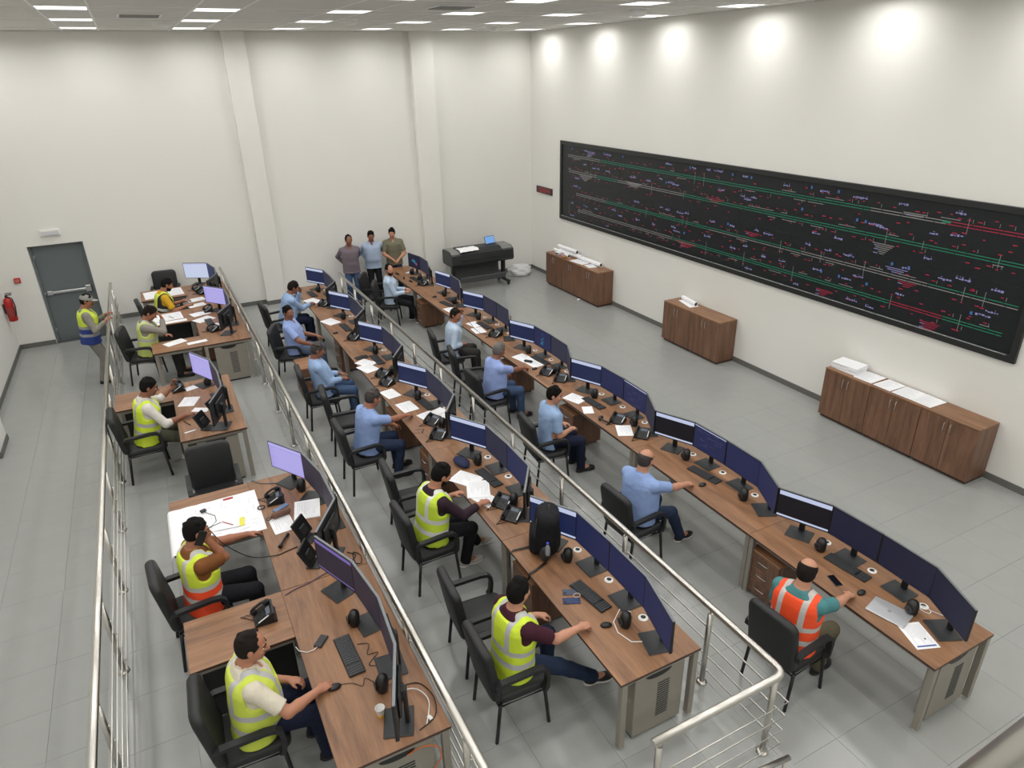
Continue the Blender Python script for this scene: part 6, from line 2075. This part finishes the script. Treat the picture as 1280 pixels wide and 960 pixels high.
keyboard(-8.86, -3.72, ZDA, 4, 'black keyboard on the desk of the man covering his face')
# man in mustard
paper(-9.52, -1.22, ZDA, -86, 'large white drawing spread on the wing behind the man in mustard', .56, .74, .003, True)
paper(-8.96, -2.06, ZDA, -76, 'white sheet under the far hand of the man in mustard', .24, .34, .006)
paper(-8.98, -2.46, ZDA, -76, 'white sheet under the near hand of the man in mustard', .2, .32, .008)
phone(-8.86, -1.34, ZDA, 8, 'black desk phone under the pale monitor of the man in mustard')
phone(-8.80, -1.66, ZDA, 14, 'second black desk phone nearer the man in mustard')

# ------------------------------------------------------------------ clutter on the wall cabinets
def roll(x, y, z, L, r, rz, label):
    t = thing('paper_roll', label, 'paper roll', (x, y, z + r), R(rz), 'rolled drawings on the cabinets')
    b = MB(); b.tube([(0, -L / 2, 0), (0, L / 2, 0)], r, 16, caps=False); b.tube([(0, -L / 2, 0), (0, L / 2, 0)], r * .82, 16, caps=False); b.build('sheet', M_PAPER, t)
    for s in (-1, 1): MB().lathe([(r, 0), (r * .8, 0)], 16, Mt(0, s * L / 2, 0, 0, 0, R(90)), cap=False).build('end', M_PAPER, t)
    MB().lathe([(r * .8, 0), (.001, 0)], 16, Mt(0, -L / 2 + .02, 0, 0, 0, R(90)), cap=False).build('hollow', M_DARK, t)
    return t
ZT = .852
roll(-.14, -2.30, ZT, .95, .055, 3, 'long thick roll of drawings at the back of the plotter-side cabinets')
roll(-.26, -2.05, ZT, .80, .045, -4, 'violet-tinted roll in front on the plotter-side cabinets')
roll(-.15, -2.16, ZT + .10, .85, .05, 2, 'roll resting on top of the others on the plotter-side cabinets')
roll(-.12, -3.20, ZT, .80, .05, 2, 'separate white roll with dark hollow end on the plotter-side cabinets')
paper(-.27, -2.92, ZT, 6, 'curled white sheet on the middle plotter-side cabinet', .26, .5, .006)
paper(-.26, -3.38, ZT, -8, 'white sheet near the bare corner of the plotter-side cabinets', .22, .3, .003)
t = thing('box', 'small white and blue box among rolls on the plotter-side cabinets', 'box', (-.33, -1.98, ZT), R(10))
MB().box(-.05, .05, -.08, .08, 0, .06, .003).build('carton', M_WHITE, t); MB().box(-.051, -.049, -.06, .06, .012, .048).build('blue_panel', mat('box_blue', (50, 54, 120), .5, noise=.08), t)
t = thing('tape_roll', 'brown tape roll standing on the plotter-side cabinets', 'tape', (-.36, -2.36, ZT), R(20))
MB().lathe([(.03, 0), (.055, 0), (.055, .05), (.03, .05), (.03, 0)], 18, cap=False).build('roll', mat('tape_brown', (176, 128, 60), .35, noise=.05), t)
t = thing('box', 'pink carton standing beside the tape roll on the cabinets', 'box', (-.33, -2.20, ZT), R(-15)); MB().box(-.03, .03, -.05, .05, 0, .09, .003).build('carton', mat('carton_pink', (206, 176, 200), .6, noise=.08), t)
roll(-.13, -6.78, ZT, .50, .045, -10, 'white paper roll on the far one of the middle cabinets')
paper(-.17, -6.80, ZT, -14, 'flattened white sheet under the roll on the middle cabinets', .2, .5, .004, False)
t = thing('paper_pile', 'thick pile of white paper on the far end of the near cabinets', 'paper', (-.23, -10.62, ZT), R(4))
for i in range(5):
    MB().box(-.15, .15, -.21, .21, .022 * i, .022 * i + .0205, .002, Mt(.004 * (i % 2), .006 * ((i * 7) % 3), 0, R((i * 5) % 7 - 3))).build('ream', M_PAPER, t)
for i, (y, w) in enumerate(((-10.98, .30), (-11.31, .28), (-11.62, .30), (-11.92, .30))):
    paper(-.22, y, ZT, (2, -1, 1, -2)[i], ('first', 'second', 'third', 'fourth')[i] + ' white drawing sheet along the near cabinets, counted from the paper pile', .36, w, .006)
t = thing('paper_scrap', 'crumpled white scrap on the floor before the plotter-side cabinets', 'scrap', (-.52, -3.28, 0))
S = SDF(); S.ell((0, 0, .025), (.045, .03, .025)); S.ell((.02, .03, .02), (.03, .03, .02)); S.half((0, 0, .001), (0, 0, -1)); v, q = S.mesh(.009); link('scrap', np_mesh('scrap', [(v, q, 0)], [M_PAPER]), t)

# what the hands hold
def held(name, label, cat, P, local, kind='mobile'):
    p = P['HT'](*local)
    hf, hl, hu = P['HA']
    t = thing(name, label, cat, tuple(p))
    M3 = Matrix(np.column_stack([hf, hl, hu]).tolist()).to_4x4()
    if kind == 'mobile':
        MB().box(-.036, .036, -.004, .004, -.07, .07, .003, M3 @ Matrix.Rotation(R(22), 4, 'Y')).build('body', M_BLACK, t)
    else:
        b = MB(); b.tube([(.01, 0, -.09), (0, .012, -.04), (0, .012, .03), (-.01, 0, .07)], [.018, .012, .012, .018], 8, M=M3 @ Matrix.Rotation(R(20), 4, 'Y')); b.build('handset', M_BLACK, t)
    return t
held('mobile_phone', 'black phone held to the ear by the man in yellow and orange', 'phone', P2, (.012, -.098, -.025))
held('phone_handset', 'black handset held to the ear by the man in pale blue sleeves', 'phone', C5, (.012, .10, -.03), 'handset')
S0, el, wr, dd, nn, cu = P3['arms'][1]
t = thing('phone_handset', 'black receiver in the raised hand of the man in white sleeves', 'phone', tuple(wr + dd * .085 - nrm(np.array([-.6, .5, 0])) * .03))
b = MB(); b.tube([(0, -.10, -.02), (0, -.05, .0), (0, .05, .0), (0, .10, -.02)], [.018, .012, .012, .018], 8); b.build('handset', M_BLACK, t)
